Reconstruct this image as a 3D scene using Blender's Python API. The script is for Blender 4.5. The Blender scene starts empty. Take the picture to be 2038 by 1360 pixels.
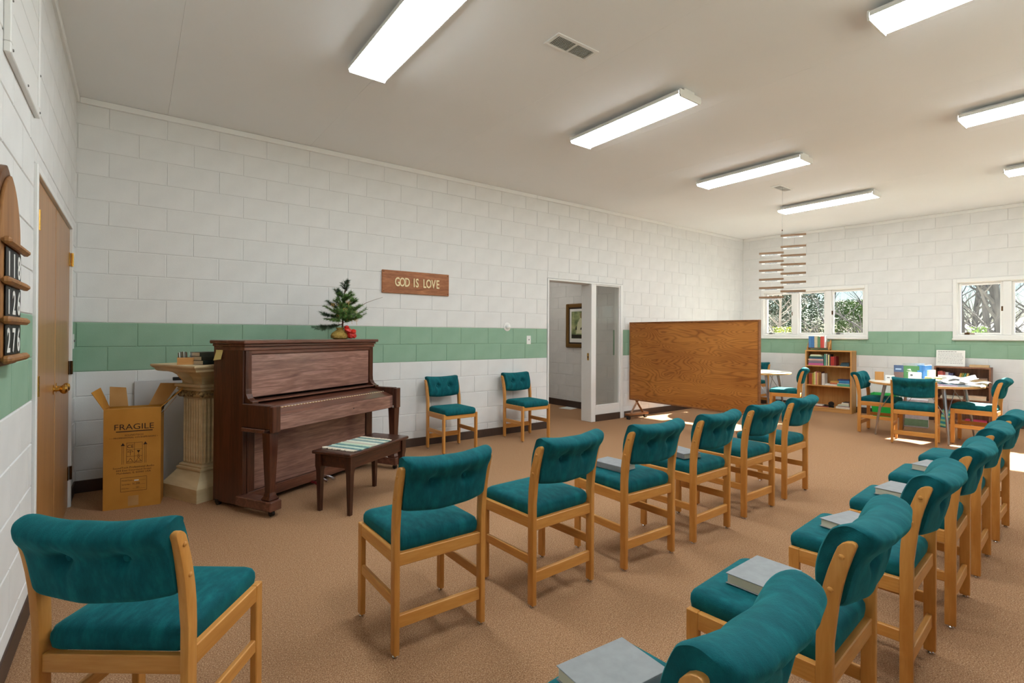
import bpy, bmesh, math, random
from mathutils import Matrix, Vector
random.seed(7)
sc = bpy.context.scene
COL = sc.collection
R = math.radians

# ---------------------------------------------------------------- camera
CAMP = (0.39002, -5.41337, 1.31467)
YAW, PITCH, ROLL, FPX = R(53.79594), R(0.22913), R(0.29176), 1010.10
cam = bpy.data.cameras.new('camera'); cob = bpy.data.objects.new('camera', cam); COL.objects.link(cob)
fw = Vector((math.cos(YAW)*math.cos(PITCH), math.sin(YAW)*math.cos(PITCH), math.sin(PITCH)))
r0 = Vector((math.sin(YAW), -math.cos(YAW), 0)); u0 = r0.cross(fw)
rt = r0*math.cos(ROLL) + u0*math.sin(ROLL); up = -r0*math.sin(ROLL) + u0*math.cos(ROLL)
cob.matrix_world = Matrix(((rt.x, up.x, -fw.x, CAMP[0]), (rt.y, up.y, -fw.y, CAMP[1]), (rt.z, up.z, -fw.z, CAMP[2]), (0, 0, 0, 1)))
cam.sensor_width = 36; cam.sensor_fit = 'HORIZONTAL'; cam.lens = FPX*36/2038
cam.shift_x = 12.72/2038; cam.shift_y = -17.90/2038
cam.clip_start = 0.02; cam.clip_end = 400
sc.camera = cob

# ---------------------------------------------------------------- world, sun, exposure
SUN_DIR = Vector((-1.0, 0.10, -0.60)).normalized()
w = bpy.data.worlds.new('world'); sc.world = w; w.use_nodes = True
nt = w.node_tree; nt.nodes.clear()
sky = nt.nodes.new('ShaderNodeTexSky'); sky.sky_type = 'NISHITA'; sky.sun_disc = False
sky.sun_elevation = R(31); sky.sun_rotation = R(95); sky.air_density = 1.0; sky.dust_density = 0.1; sky.ozone_density = 3.0
bg = nt.nodes.new('ShaderNodeBackground'); bg.inputs['Strength'].default_value = 0.065
wo = nt.nodes.new('ShaderNodeOutputWorld')
nt.links.new(sky.outputs[0], bg.inputs[0]); nt.links.new(bg.outputs[0], wo.inputs[0])
sl = bpy.data.lights.new('sun', 'SUN'); sl.energy = 24; sl.angle = R(0.6); sl.color = (1.0, 0.95, 0.87)
so = bpy.data.objects.new('sun', sl); COL.objects.link(so); so.location = (14, -3, 9)
so.rotation_euler = SUN_DIR.to_track_quat('-Z', 'Y').to_euler()
LAMP = 12.5           # radiance of the fluorescent lenses
sc.view_settings.view_transform = 'Standard'; sc.view_settings.look = 'None'
sc.view_settings.exposure = 1.16; sc.view_settings.gamma = 1.0; sc.view_settings.use_curve_mapping = False

# ---------------------------------------------------------------- materials
def lin(c):
    return tuple(((x/255)/12.92 if x/255 <= 0.04045 else ((x/255+0.055)/1.055)**2.4) for x in c) + (1.0,)
MATS = {}
def bsdf(name, col, rough=0.6, spec=0.5, metal=0.0, **kw):
    m = bpy.data.materials.new(name); m.use_nodes = True
    b = m.node_tree.nodes['Principled BSDF']
    b.inputs['Base Color'].default_value = lin(col); b.inputs['Roughness'].default_value = rough
    b.inputs['Specular IOR Level'].default_value = spec; b.inputs['Metallic'].default_value = metal
    for k, v in kw.items(): b.inputs[k].default_value = v
    MATS[name] = m
    return m, m.node_tree, b
def N(nt, typ, **kw):
    n = nt.nodes.new(typ)
    for k, v in kw.items():
        if k in n.inputs: n.inputs[k].default_value = v
        else: setattr(n, k, v)
    return n
def coords(nt, scale=(1, 1, 1), kind='Object', rot=(0, 0, 0)):
    tc = nt.nodes.new('ShaderNodeTexCoord'); mp = nt.nodes.new('ShaderNodeMapping')
    mp.inputs['Scale'].default_value = scale; mp.inputs['Rotation'].default_value = rot
    nt.links.new(tc.outputs[kind], mp.inputs['Vector']); return mp.outputs['Vector']
def ramp(nt, stops, fac):
    r = nt.nodes.new('ShaderNodeValToRGB')
    while len(r.color_ramp.elements) < len(stops): r.color_ramp.elements.new(0.5)
    for e, (p, c) in zip(r.color_ramp.elements, stops): e.position = p; e.color = lin(c)
    nt.links.new(fac, r.inputs['Fac']); return r.outputs['Color']
def bump(nt, b, h, strength=0.3, dist=0.01):
    bp = N(nt, 'ShaderNodeBump', Strength=strength, Distance=dist)
    nt.links.new(h, bp.inputs['Height']); nt.links.new(bp.outputs['Normal'], b.inputs['Normal'])
def noisy(name, stops, scale=(8, 8, 8), rough=0.7, detail=4, bstr=0.0, bdist=0.003, bscale=None, spec=0.5, kind='Object', **kw):
    m, nt, b = bsdf(name, stops[0][1], rough, spec, **kw)
    v = coords(nt, scale, kind)
    n = N(nt, 'ShaderNodeTexNoise', Scale=1.0, Detail=detail); nt.links.new(v, n.inputs['Vector'])
    nt.links.new(ramp(nt, stops, n.outputs['Fac']), b.inputs['Base Color'])
    if bstr:
        h = n.outputs['Fac']
        if bscale:
            n2 = N(nt, 'ShaderNodeTexNoise', Scale=bscale, Detail=3.0); nt.links.new(coords(nt, (1, 1, 1), kind), n2.inputs['Vector']); h = n2.outputs['Fac']
        bump(nt, b, h, bstr, bdist)
    return m
def wood(name, dark, light, axis='Z', scale=14.0, stretch=0.08, rough=0.45, dist=2.5, coat=0.0, spec=0.4, kind='Object', mid=None):
    m, nt, b = bsdf(name, light, rough, spec)
    if coat: b.inputs['Coat Weight'].default_value = coat; b.inputs['Coat Roughness'].default_value = 0.12
    s = {'X': (stretch, 1, 1), 'Y': (1, stretch, 1), 'Z': (1, 1, stretch)}[axis]
    v = coords(nt, tuple(scale*q for q in s), kind)
    n = N(nt, 'ShaderNodeTexNoise', Scale=1.0, Detail=6.0, Roughness=0.62, Distortion=dist*0.25); nt.links.new(v, n.inputs['Vector'])
    v2 = coords(nt, tuple(scale*6*q for q in s), kind)
    n2 = N(nt, 'ShaderNodeTexNoise', Scale=1.0, Detail=3.0); nt.links.new(v2, n2.inputs['Vector'])
    mx = N(nt, 'ShaderNodeMix', data_type='FLOAT'); mx.inputs[0].default_value = 0.3
    nt.links.new(n.outputs['Fac'], mx.inputs[2]); nt.links.new(n2.outputs['Fac'], mx.inputs[3])
    mid = mid or tuple((a+c)//2 for a, c in zip(dark, light))
    nt.links.new(ramp(nt, [(0.32, dark), (0.5, mid), (0.66, light)], mx.outputs[0]), b.inputs['Base Color'])
    return m

noisy('paint_white', [(0.3, (224, 224, 223)), (0.7, (231, 231, 230))], (5, 5, 5), 0.75, bstr=0.35, bdist=0.002, bscale=190, spec=0.3)
noisy('paint_green', [(0.3, (138, 173, 148)), (0.7, (149, 182, 158))], (5, 5, 5), 0.7, bstr=0.35, bdist=0.002, bscale=190, spec=0.3)
noisy('ceiling_paint', [(0.35, (240, 241, 241)), (0.65, (244, 245, 245))], (0.7, 0.7, 0.7), 0.8, spec=0.2)
bsdf('trim_white', (236, 236, 234), 0.45)
noisy('baseboard_vinyl', [(0.4, (66, 50, 42)), (0.6, (76, 58, 48))], (3, 3, 3), 0.5)
# carpet: speckled brown pile
m, nt, b = bsdf('carpet', (150, 105, 70), 0.95, 0.1)
v = coords(nt)
n1 = N(nt, 'ShaderNodeTexNoise', Scale=190.0, Detail=3.0, Roughness=0.7); n2 = N(nt, 'ShaderNodeTexNoise', Scale=55.0, Detail=3.0); n3 = N(nt, 'ShaderNodeTexNoise', Scale=0.9, Detail=2.0)
for q in (n1, n2, n3): nt.links.new(v, q.inputs['Vector'])
c1 = ramp(nt, [(0.34, (70, 45, 30)), (0.45, (160, 117, 82)), (0.55, (188, 146, 110)), (0.65, (234, 202, 168))], n1.outputs['Fac'])
c2 = ramp(nt, [(0.35, (148, 107, 74)), (0.65, (190, 149, 112))], n2.outputs['Fac'])
c3 = ramp(nt, [(0.3, (162, 122, 92)), (0.7, (176, 138, 108))], n3.outputs['Fac'])
mx = N(nt, 'ShaderNodeMix', data_type='RGBA'); mx.inputs[0].default_value = 0.25; nt.links.new(c1, mx.inputs[6]); nt.links.new(c2, mx.inputs[7])
mx2 = N(nt, 'ShaderNodeMix', data_type='RGBA'); mx2.inputs[0].default_value = 0.2; nt.links.new(mx.outputs[2], mx2.inputs[6]); nt.links.new(c3, mx2.inputs[7])
nt.links.new(mx2.outputs[2], b.inputs['Base Color']); bump(nt, b, n1.outputs['Fac'], 0.9, 0.006)
# teal velvet
m, nt, b = bsdf('teal_velvet', (16, 108, 112), 0.85, 0.2)
b.inputs['Sheen Weight'].default_value = 0.35; b.inputs['Sheen Roughness'].default_value = 0.4; b.inputs['Sheen Tint'].default_value = lin((60, 190, 190))
v = coords(nt, (34, 15, 12)); n1 = N(nt, 'ShaderNodeTexNoise', Scale=1.0, Detail=5.0, Roughness=0.65); nt.links.new(v, n1.inputs['Vector'])
nt.links.new(ramp(nt, [(0.28, (4, 70, 78)), (0.5, (8, 86, 94)), (0.72, (16, 106, 112))], n1.outputs['Fac']), b.inputs['Base Color'])
n2 = N(nt, 'ShaderNodeTexNoise', Scale=420.0, Detail=2.0); nt.links.new(coords(nt), n2.inputs['Vector']); bump(nt, b, n2.outputs['Fac'], 0.35, 0.002)
wood('chair_oak', (190, 124, 54), (218, 158, 84), 'Z', 16, 0.10, 0.38)
wood('chair_oak_x', (190, 124, 54), (218, 158, 84), 'X', 16, 0.10, 0.38)
wood('chair_oak_y', (190, 124, 54), (218, 158, 84), 'Y', 16, 0.10, 0.38)
wood('piano_walnut', (72, 40, 30), (130, 84, 66), 'X', 22, 0.07, 0.33, 4.0, 0.55)
wood('piano_walnut_z', (50, 24, 15), (94, 52, 36), 'Z', 22, 0.07, 0.33, 4.0, 0.4)
wood('piano_panel', (104, 72, 62), (172, 132, 120), 'X', 20, 0.08, 0.33, 7.0, 1.0)  # base colour paled toward mauve to carry the reflected window sheen
wood('bench_mahogany', (40, 18, 12), (86, 46, 30), 'X', 26, 0.08, 0.3, 3.0, 0.4)
wood('bench_mahogany_z', (40, 18, 12), (80, 42, 28), 'Z', 26, 0.08, 0.3, 3.0, 0.4)
wood('door_birch', (158, 110, 64), (184, 136, 84), 'Z', 12, 0.05, 0.32, 2.0)
wood('sign_wood', (128, 74, 42), (192, 128, 84), 'X', 26, 0.12, 0.5, 6.0)
wood('board_wood', (128, 84, 46), (176, 124, 72), 'Z', 16, 0.07, 0.5, 2.0)
wood('board_wood_dark', (78, 48, 26), (122, 80, 46), 'Z', 20, 0.1, 0.45, 2.0)
wood('shelf_oak', (186, 128, 66), (212, 158, 94), 'Z', 12, 0.07, 0.5, 3.0)
wood('shelf_oak_x', (190, 134, 72), (216, 164, 102), 'X', 12, 0.07, 0.5, 3.0)
wood('shelf_walnut', (112, 70, 48), (160, 112, 84), 'Z', 14, 0.08, 0.5, 3.0)
wood('mobile_wood', (104, 78, 56), (146, 114, 84), 'X', 30, 0.1, 0.6, 2.0)
wood('table_edge', (190, 138, 76), (224, 178, 116), 'X', 10, 0.3, 0.45)
noisy('table_laminate', [(0.4, (232, 226, 214)), (0.6, (240, 235, 226))], (3, 3, 3), 0.3)
# partition oak plywood with strong horizontal cathedral figure
m, nt, b = bsdf('partition_oak', (176, 110, 44), 0.38, 0.4)
v = coords(nt, (0.55, 1, 1)); nz = N(nt, 'ShaderNodeTexNoise', Scale=5.0, Detail=3.0); nt.links.new(v, nz.inputs['Vector'])
vw = coords(nt, (1.1, 1, 5.0)); nw = N(nt, 'ShaderNodeTexNoise', Scale=1.0, Detail=1.6, Roughness=0.45, Distortion=0.4); nt.links.new(vw, nw.inputs['Vector'])
mm = N(nt, 'ShaderNodeMath', operation='MULTIPLY'); mm.inputs[1].default_value = 170.0; nt.links.new(nw.outputs['Fac'], mm.inputs[0])
wv = N(nt, 'ShaderNodeMath', operation='SINE'); nt.links.new(mm.outputs[0], wv.inputs[0])
mr_ = N(nt, 'ShaderNodeMapRange'); mr_.inputs['From Min'].default_value = -1.0; nt.links.new(wv.outputs[0], mr_.inputs['Value'])
v3 = coords(nt, (5, 60, 110)); nf = N(nt, 'ShaderNodeTexNoise', Scale=1.0, Detail=4.0); nt.links.new(v3, nf.inputs['Vector'])
ca = ramp(nt, [(0.0, (104, 54, 18)), (0.14, (150, 86, 32)), (0.4, (186, 118, 50)), (1.0, (198, 130, 60))], mr_.outputs[0])
cb = ramp(nt, [(0.35, (146, 84, 32)), (0.6, (192, 126, 58))], nf.outputs['Fac'])
v4 = coords(nt, (0.2, 1, 1)); nb = N(nt, 'ShaderNodeTexNoise', Scale=4.5, Detail=1.0); nt.links.new(v4, nb.inputs['Vector'])
cc = ramp(nt, [(0.4, (150, 88, 34)), (0.6, (200, 134, 62))], nb.outputs['Fac'])
mx = N(nt, 'ShaderNodeMix', data_type='RGBA'); mx.inputs[0].default_value = 0.4; nt.links.new(ca, mx.inputs[6]); nt.links.new(cb, mx.inputs[7])
mx2 = N(nt, 'ShaderNodeMix', data_type='RGBA'); mx2.inputs[0].default_value = 0.35; nt.links.new(mx.outputs[2], mx2.inputs[6]); nt.links.new(cc, mx2.inputs[7])
nt.links.new(mx2.outputs[2], b.inputs['Base Color'])
wood('partition_frame', (120, 72, 36), (160, 104, 60), 'X', 14, 0.1, 0.4)
noisy('cardboard', [(0.35, (186, 128, 52)), (0.65, (204, 146, 66))], (3, 3, 3), 0.8, spec=0.2)
noisy('cardboard_inside', [(0.35, (178, 134, 80)), (0.65, (196, 154, 100))], (4, 4, 4), 0.85, spec=0.2)
noisy('pedestal_cream', [(0.3, (196, 174, 132)), (0.7, (224, 206, 168))], (3, 3, 14), 0.55)
noisy('pedestal_carved', [(0.35, (84, 62, 36)), (0.55, (190, 164, 116))], (40, 40, 40), 0.6)
noisy('burlap', [(0.3, (150, 118, 50)), (0.7, (196, 164, 86))], (60, 60, 60), 0.9, bstr=0.4, bdist=0.002)
noisy('red_ribbon', [(0.35, (170, 20, 14)), (0.65, (226, 52, 36))], (30, 30, 30), 0.45)
noisy('needles', [(0.3, (44, 84, 34)), (0.7, (110, 146, 66))], (30, 30, 30), 0.7)
noisy('needles_dark', [(0.3, (40, 62, 44)), (0.7, (70, 96, 66))], (30, 30, 30), 0.7)
noisy('twig', [(0.3, (78, 48, 34)), (0.7, (110, 74, 54))], (30, 30, 30), 0.8)
bsdf('gold_string', (214, 176, 92), 0.35, 0.5, 0.3)
noisy('bark', [(0.3, (84, 84, 86)), (0.7, (126, 124, 124))], (5, 5, 1.5), 0.95)
noisy('bark_light', [(0.3, (132, 126, 122)), (0.7, (178, 172, 168))], (5, 5, 1.5), 0.95)
noisy('leaf_green', [(0.3, (48, 84, 40)), (0.7, (112, 140, 70))], (2, 2, 2), 0.7)
noisy('leaf_yellow', [(0.3, (110, 130, 40)), (0.7, (180, 190, 80))], (3, 3, 3), 0.7)
noisy('leaf_dark', [(0.3, (40, 62, 46)), (0.7, (88, 110, 80))], (2, 2, 2), 0.8)
noisy('bounce_ground', [(0.3, (150, 150, 138)), (0.7, (172, 172, 160))], (1.5, 1.5, 1.5), 0.95)  # pale grey ground, lightened to bounce daylight up to the ceiling
noisy('house_wall', [(0.4, (160, 154, 146)), (0.6, (172, 166, 158))], (1, 1, 1), 0.9)
noisy('house_roof', [(0.4, (86, 88, 92)), (0.6, (104, 104, 108))], (3, 3, 3), 0.9)
bsdf('brass', (206, 160, 80), 0.25, 0.5, 1.0); bsdf('bronze_dark', (92, 66, 40), 0.35, 0.5, 0.9)
bsdf('chrome', (214, 214, 216), 0.12, 0.5, 1.0); bsdf('steel_leg', (176, 174, 176), 0.28, 0.5, 1.0)
bsdf('black_plastic', (16, 16, 17), 0.35); bsdf('black_paint', (14, 14, 15), 0.5); bsdf('ink', (52, 30, 16), 0.8)
bsdf('print_grey', (120, 120, 124), 0.8); bsdf('print_blue', (60, 110, 170), 0.8); bsdf('dark_void', (30, 28, 26), 0.9)
bsdf('plastic_white', (238, 238, 236), 0.35); bsdf('paper', (238, 238, 234), 0.8); bsdf('pages', (214, 204, 182), 0.85)
bsdf('note_yellow', (232, 222, 150), 0.8); bsdf('ivory', (236, 226, 198), 0.35); bsdf('letter_cream', (240, 222, 176), 0.5)
bsdf('number_white', (240, 240, 236), 0.6); bsdf('felt_red', (120, 20, 26), 0.9); bsdf('green_plastic', (22, 170, 70), 0.4)
bsdf('rug_cream', (226, 214, 194), 0.95); bsdf('frame_gold', (122, 88, 40), 0.4, 0.5, 0.4); bsdf('frame_dark', (40, 26, 16), 0.5)
bsdf('fixture_white', (232, 232, 228), 0.4); bsdf('grille_dark', (60, 56, 50), 0.7); bsdf('grey_metal', (130, 130, 130), 0.4, 0.5, 0.6)
noisy('whiteboard', [(0.4, (206, 206, 208)), (0.6, (214, 214, 216))], (2, 2, 2), 0.55)
# rag rug: bands along local x
m, nt, b = bsdf('rag_rug', (200, 200, 190), 0.95, 0.1)
v = coords(nt); sx = N(nt, 'ShaderNodeSeparateXYZ'); nt.links.new(v, sx.inputs[0])
nz = N(nt, 'ShaderNodeTexNoise', Scale=60.0, Detail=3.0); nt.links.new(v, nz.inputs['Vector'])
ma = N(nt, 'ShaderNodeMath', operation='MULTIPLY_ADD'); ma.inputs[1].default_value = 0.022; nt.links.new(nz.outputs['Fac'], ma.inputs[0]); nt.links.new(sx.outputs[0], ma.inputs[2])
mr = N(nt, 'ShaderNodeMapRange'); mr.inputs['From Min'].default_value = -0.20; mr.inputs['From Max'].default_value = 0.24; nt.links.new(ma.outputs[0], mr.inputs['Value'])
cr = ramp(nt, [(0.0, (214, 196, 178)), (0.12, (60, 120, 128)), (0.2, (206, 222, 204)), (0.3, (62, 116, 122)), (0.4, (196, 214, 190)), (0.52, (186, 176, 164)), (0.6, (222, 226, 208)), (0.7, (96, 132, 138)), (0.8, (214, 216, 198)), (0.9, (58, 118, 122)), (1.0, (210, 206, 188))], mr.outputs[0])
nt.links.new(cr, b.inputs['Base Color']); bump(nt, b, nz.outputs['Fac'], 0.8, 0.01)
# framed print: soft green ground with pale figure and dark shapes
m, nt, b = bsdf('print_picture', (150, 160, 110), 0.6)
v = coords(nt, (1, 1, 1)); nz = N(nt, 'ShaderNodeTexNoise', Scale=7.0, Detail=2.0); nt.links.new(v, nz.inputs['Vector'])
nt.links.new(ramp(nt, [(0.3, (70, 84, 62)), (0.45, (126, 142, 96)), (0.6, (176, 182, 128)), (0.75, (204, 206, 160))], nz.outputs['Fac']), b.inputs['Base Color'])
bsdf('print_pale', (214, 214, 180), 0.7); bsdf('print_dark', (44, 40, 30), 0.7); bsdf('print_skin', (150, 136, 96), 0.7)
# lens of the fluorescent lamps
m, nt, b = bsdf('lamp_lens', (240, 240, 232), 0.4)
b.inputs['Emission Color'].default_value = (0.89, 0.97, 1.0, 1); b.inputs['Emission Strength'].default_value = LAMP
# window glass
m = bpy.data.materials.new('glass'); m.use_nodes = True; nt = m.node_tree; nt.nodes.clear(); MATS['glass'] = m
fr = N(nt, 'ShaderNodeFresnel', IOR=1.5); tr = N(nt, 'ShaderNodeBsdfTransparent'); gl = N(nt, 'ShaderNodeBsdfGlossy', Roughness=0.0)
tr.inputs[0].default_value = (0.94, 0.95, 0.94, 1); mxs = nt.nodes.new('ShaderNodeMixShader'); out = nt.nodes.new('ShaderNodeOutputMaterial')
ge = nt.nodes.new('ShaderNodeNewGeometry'); sb = N(nt, 'ShaderNodeMath', operation='SUBTRACT'); sb.inputs[0].default_value = 1.0; ml = N(nt, 'ShaderNodeMath', operation='MULTIPLY')
nt.links.new(ge.outputs['Backfacing'], sb.inputs[1]); nt.links.new(fr.outputs[0], ml.inputs[0]); nt.links.new(sb.outputs[0], ml.inputs[1])
nt.links.new(ml.outputs[0], mxs.inputs[0]); nt.links.new(tr.outputs[0], mxs.inputs[1]); nt.links.new(gl.outputs[0], mxs.inputs[2]); nt.links.new(mxs.outputs[0], out.inputs[0])
def colour(c, rough=0.55):
    k = 'cover_%d_%d_%d' % c
    if k not in MATS: noisy(k, [(0.35, tuple(int(q*0.94) for q in c)), (0.65, c)], (30, 30, 30), rough)
    return k

# ---------------------------------------------------------------- mesh helpers
class MB:
    def __init__(s): s.v = []; s.f = []; s.m = []
    def add(s, vs, fs, mi=0, M=None):
        o = len(s.v)
        s.v += [tuple(M @ Vector(p)) for p in vs] if M else [tuple(p) for p in vs]
        s.f += [tuple(i+o for i in f) for f in fs]; s.m += [mi]*len(fs); return s
    def box(s, x0, x1, y0, y1, z0, z1, ch=0.0, mi=0, M=None):
        if ch <= 0:
            vs = [(x, y, z) for z in (z0, z1) for y in (y0, y1) for x in (x0, x1)]
            return s.add(vs, [(0, 2, 3, 1), (4, 5, 7, 6), (0, 1, 5, 4), (2, 6, 7, 3), (0, 4, 6, 2), (1, 3, 7, 5)], mi, M)
        ch = min(ch, (x1-x0)*0.45, (y1-y0)*0.45, (z1-z0)*0.45)
        vs = []; X = (x0, x1); Y = (y0, y1); Z = (z0, z1); S = (1, -1)
        idx = {}
        for i in (0, 1):
            for j in (0, 1):
                for k in (0, 1):
                    for a in range(3):
                        p = [X[i]+S[i]*ch*(a != 0), Y[j]+S[j]*ch*(a != 1), Z[k]+S[k]*ch*(a != 2)]
                        idx[i, j, k, a] = len(vs); vs.append(p)
        fs = []
        for a in range(3):
            for e in (0, 1):
                q = []
                for (b_, c_) in ((0, 0), (1, 0), (1, 1), (0, 1)):
                    t = [0, 0, 0]; t[a] = e; o = [n for n in range(3) if n != a]; t[o[0]] = b_; t[o[1]] = c_
                    q.append(idx[t[0], t[1], t[2], a])
                fs.append(tuple(q) if (e == 1) == (a != 1) else tuple(reversed(q)))
        for a in range(3):
            o = [n for n in range(3) if n != a]
            for b_ in (0, 1):
                for c_ in (0, 1):
                    t0 = [0, 0, 0]; t1 = [0, 0, 0]; t1[a] = 1
                    t0[o[0]] = t1[o[0]] = b_; t0[o[1]] = t1[o[1]] = c_
                    q = (idx[(*t0, o[0])], idx[(*t0, o[1])], idx[(*t1, o[1])], idx[(*t1, o[0])])
                    fs.append(q if (b_ == c_) == (a == 1) else tuple(reversed(q)))
        for i in (0, 1):
            for j in (0, 1):
                for k in (0, 1):
                    q = tuple(idx[i, j, k, a] for a in range(3)); fs.append(q if (i+j+k) % 2 else tuple(reversed(q)))
        return s.add(vs, fs, mi, M)
    def tube(s, pts, r, n=8, mi=0, cap=True, M=None):
        pts = [Vector(p) for p in pts]; rs = r if isinstance(r, (list, tuple)) else [r]*len(pts)
        vs = []; fs = []; prev = None
        for i, p in enumerate(pts):
            d = (pts[min(i+1, len(pts)-1)]-pts[max(i-1, 0)]).normalized()
            a = d.cross(Vector((0, 0, 1)) if abs(d.z) < 0.95 else Vector((1, 0, 0))).normalized() if prev is None else (prev-d*prev.dot(d)).normalized()
            prev = a; b = d.cross(a)
            vs += [p+(a*math.cos(2*math.pi*k/n)+b*math.sin(2*math.pi*k/n))*rs[i] for k in range(n)]
        for i in range(len(pts)-1):
            for k in range(n):
                fs.append((i*n+k, i*n+(k+1) % n, (i+1)*n+(k+1) % n, (i+1)*n+k))
        if cap: fs += [tuple(reversed(range(n))), tuple((len(pts)-1)*n+k for k in range(n))]
        return s.add(vs, fs, mi, M)
    def lathe(s, prof, n=20, mi=0, M=None):
        vs = [(r*math.cos(2*math.pi*k/n), r*math.sin(2*math.pi*k/n), z) for r, z in prof for k in range(n)]
        fs = [(i*n+k, i*n+(k+1) % n, (i+1)*n+(k+1) % n, (i+1)*n+k) for i in range(len(prof)-1) for k in range(n)]
        fs += [tuple(reversed(range(n))), tuple((len(prof)-1)*n+k for k in range(n))]
        return s.add(vs, fs, mi, M)
    def prism(s, poly, axis, d0, d1, mi=0, M=None):
        n = len(poly); vs = []
        for d in (d0, d1):
            for a, b in poly: vs.append({'X': (d, a, b), 'Y': (a, d, b), 'Z': (a, b, d)}[axis])
        fs = [(k, (k+1) % n, n+(k+1) % n, n+k) for k in range(n)] + [tuple(reversed(range(n))), tuple(range(n, 2*n))]
        return s.add(vs, fs, mi, M)
    def rings(s, rings, mi=0, M=None, cap=True):
        n = len(rings[0]); vs = [p for r in rings for p in r]
        fs = [(i*n+k, i*n+(k+1) % n, (i+1)*n+(k+1) % n, (i+1)*n+k) for i in range(len(rings)-1) for k in range(n)]
        if cap: fs += [tuple(reversed(range(n))), tuple((len(rings)-1)*n+k for k in range(n))]
        return s.add(vs, fs, mi, M)
    def mesh(s, name, mats, smooth=False, bev=0, ang=35, recalc=False):
        me = bpy.data.meshes.new(name); me.from_pydata(s.v, [], s.f)
        for mname in ([mats] if isinstance(mats, str) else mats): me.materials.append(MATS[mname])
        me.polygons.foreach_set('material_index', s.m)
        if bev or recalc:
            bm = bmesh.new(); bm.from_mesh(me)
            bmesh.ops.recalc_face_normals(bm, faces=bm.faces)
            if bev:
                es = [e for e in bm.edges if len(e.link_faces) == 2 and e.calc_face_angle(0) > R(30)]
                bmesh.ops.bevel(bm, geom=es, offset=bev, segments=2, profile=0.5, affect='EDGES', clamp_overlap=True)
            bm.to_mesh(me); bm.free()
        if smooth or bev:
            me.polygons.foreach_set('use_smooth', [True]*len(me.polygons)); me.set_sharp_from_angle(angle=R(ang))
        me.update(); return me
    def build(s, name, mats, parent=None, **kw):
        return link(name, s.mesh(name, mats, **kw), parent)
def link(name, data, parent=None, M=None):
    o = bpy.data.objects.new(name, data); COL.objects.link(o)
    if parent is not None: o.parent = parent
    if M is not None: o.matrix_basis = M
    return o
def tag(o, label=None, cat=None, group=None, kind=None):
    if label: o['label'] = label
    if cat: o['category'] = cat
    if group: o['group'] = group
    if kind: o['kind'] = kind
    return o
def thing(name, M, label, cat, group=None):   # an Empty at the thing's base
    if not isinstance(M, Matrix): M = Matrix.Translation(M)
    return tag(link(name, None, None, M), label, cat, group)
def T(x, y, z=0, rz=0): return Matrix.Translation((x, y, z)) @ Matrix.Rotation(R(rz), 4, 'Z')
def RX(d): return Matrix.Rotation(R(d), 4, 'X')
def RY(d): return Matrix.Rotation(R(d), 4, 'Y')
def RZ(d): return Matrix.Rotation(R(d), 4, 'Z')
def copy_tree(o, parent=None):
    c = o.copy(); COL.objects.link(c); c.parent = parent
    for ch in list(o.children): copy_tree(ch, c)
    return c
TXT = {}
def text_mesh(s, size, mat, extrude=0.0, align='LEFT', sx=1.0):
    k = (s, size, mat, extrude, align, sx)
    if k in TXT: return TXT[k]
    cu = bpy.data.curves.new('lettering', 'FONT'); cu.body = s; cu.size = size; cu.extrude = extrude; cu.align_x = align; cu.resolution_u = 3; cu.offset = 0.0022 if mat in ('letter_cream', 'number_white') else 0.0
    ob = bpy.data.objects.new('lettering', cu); COL.objects.link(ob); bpy.context.view_layer.update()
    me = bpy.data.meshes.new_from_object(ob.evaluated_get(bpy.context.evaluated_depsgraph_get()))
    bpy.data.objects.remove(ob); bpy.data.curves.remove(cu)
    me.materials.clear(); me.materials.append(MATS[mat])
    if sx != 1.0: me.transform(Matrix.Diagonal((sx, 1, 1, 1)))
    me.name = 'lettering'; TXT[k] = me; return me
FRONT = RX(90)      # text lying in XY turned to stand in XZ, facing -Y

# ---------------------------------------------------------------- room shell
L0, SK, HC, ZO, CH, BL = 10.252, 0.10822, 3.245, -0.025, 0.2032, 0.4064
YR = -7.3
fa = math.atan2(-1, SK)
FW = Matrix.Translation((L0, 0, 0)) @ Matrix.Rotation(fa, 4, 'Z')     # far wall: local x along the wall, -y into the room
NRM = math.sqrt(1+SK*SK)
def S(Y): return -Y*NRM
FARLEN = S(YR)
LW = T(0, YR, 0, 90)                                                    # left wall: local x runs along +Y
RWM = T(L0-SK*YR, YR, 0, 180)
def struct(o): o['kind'] = 'structure'; return o
def sub_rect(r, holes):
    out = [r]
    for hx0, hx1, hz0, hz1 in holes:
        nxt = []
        for x0, x1, z0, z1 in out:
            if hx1 <= x0 or hx0 >= x1 or hz1 <= z0 or hz0 >= z1: nxt.append((x0, x1, z0, z1)); continue
            if hx0 > x0: nxt.append((x0, hx0, z0, z1))
            if hx1 < x1: nxt.append((hx1, x1, z0, z1))
            if hz0 > z0: nxt.append((max(x0, hx0), min(x1, hx1), z0, hz0))
            if hz1 < z1: nxt.append((max(x0, hx0), min(x1, hx1), hz1, z1))
        out = nxt
    return out
BLOCKS = {}
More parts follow.
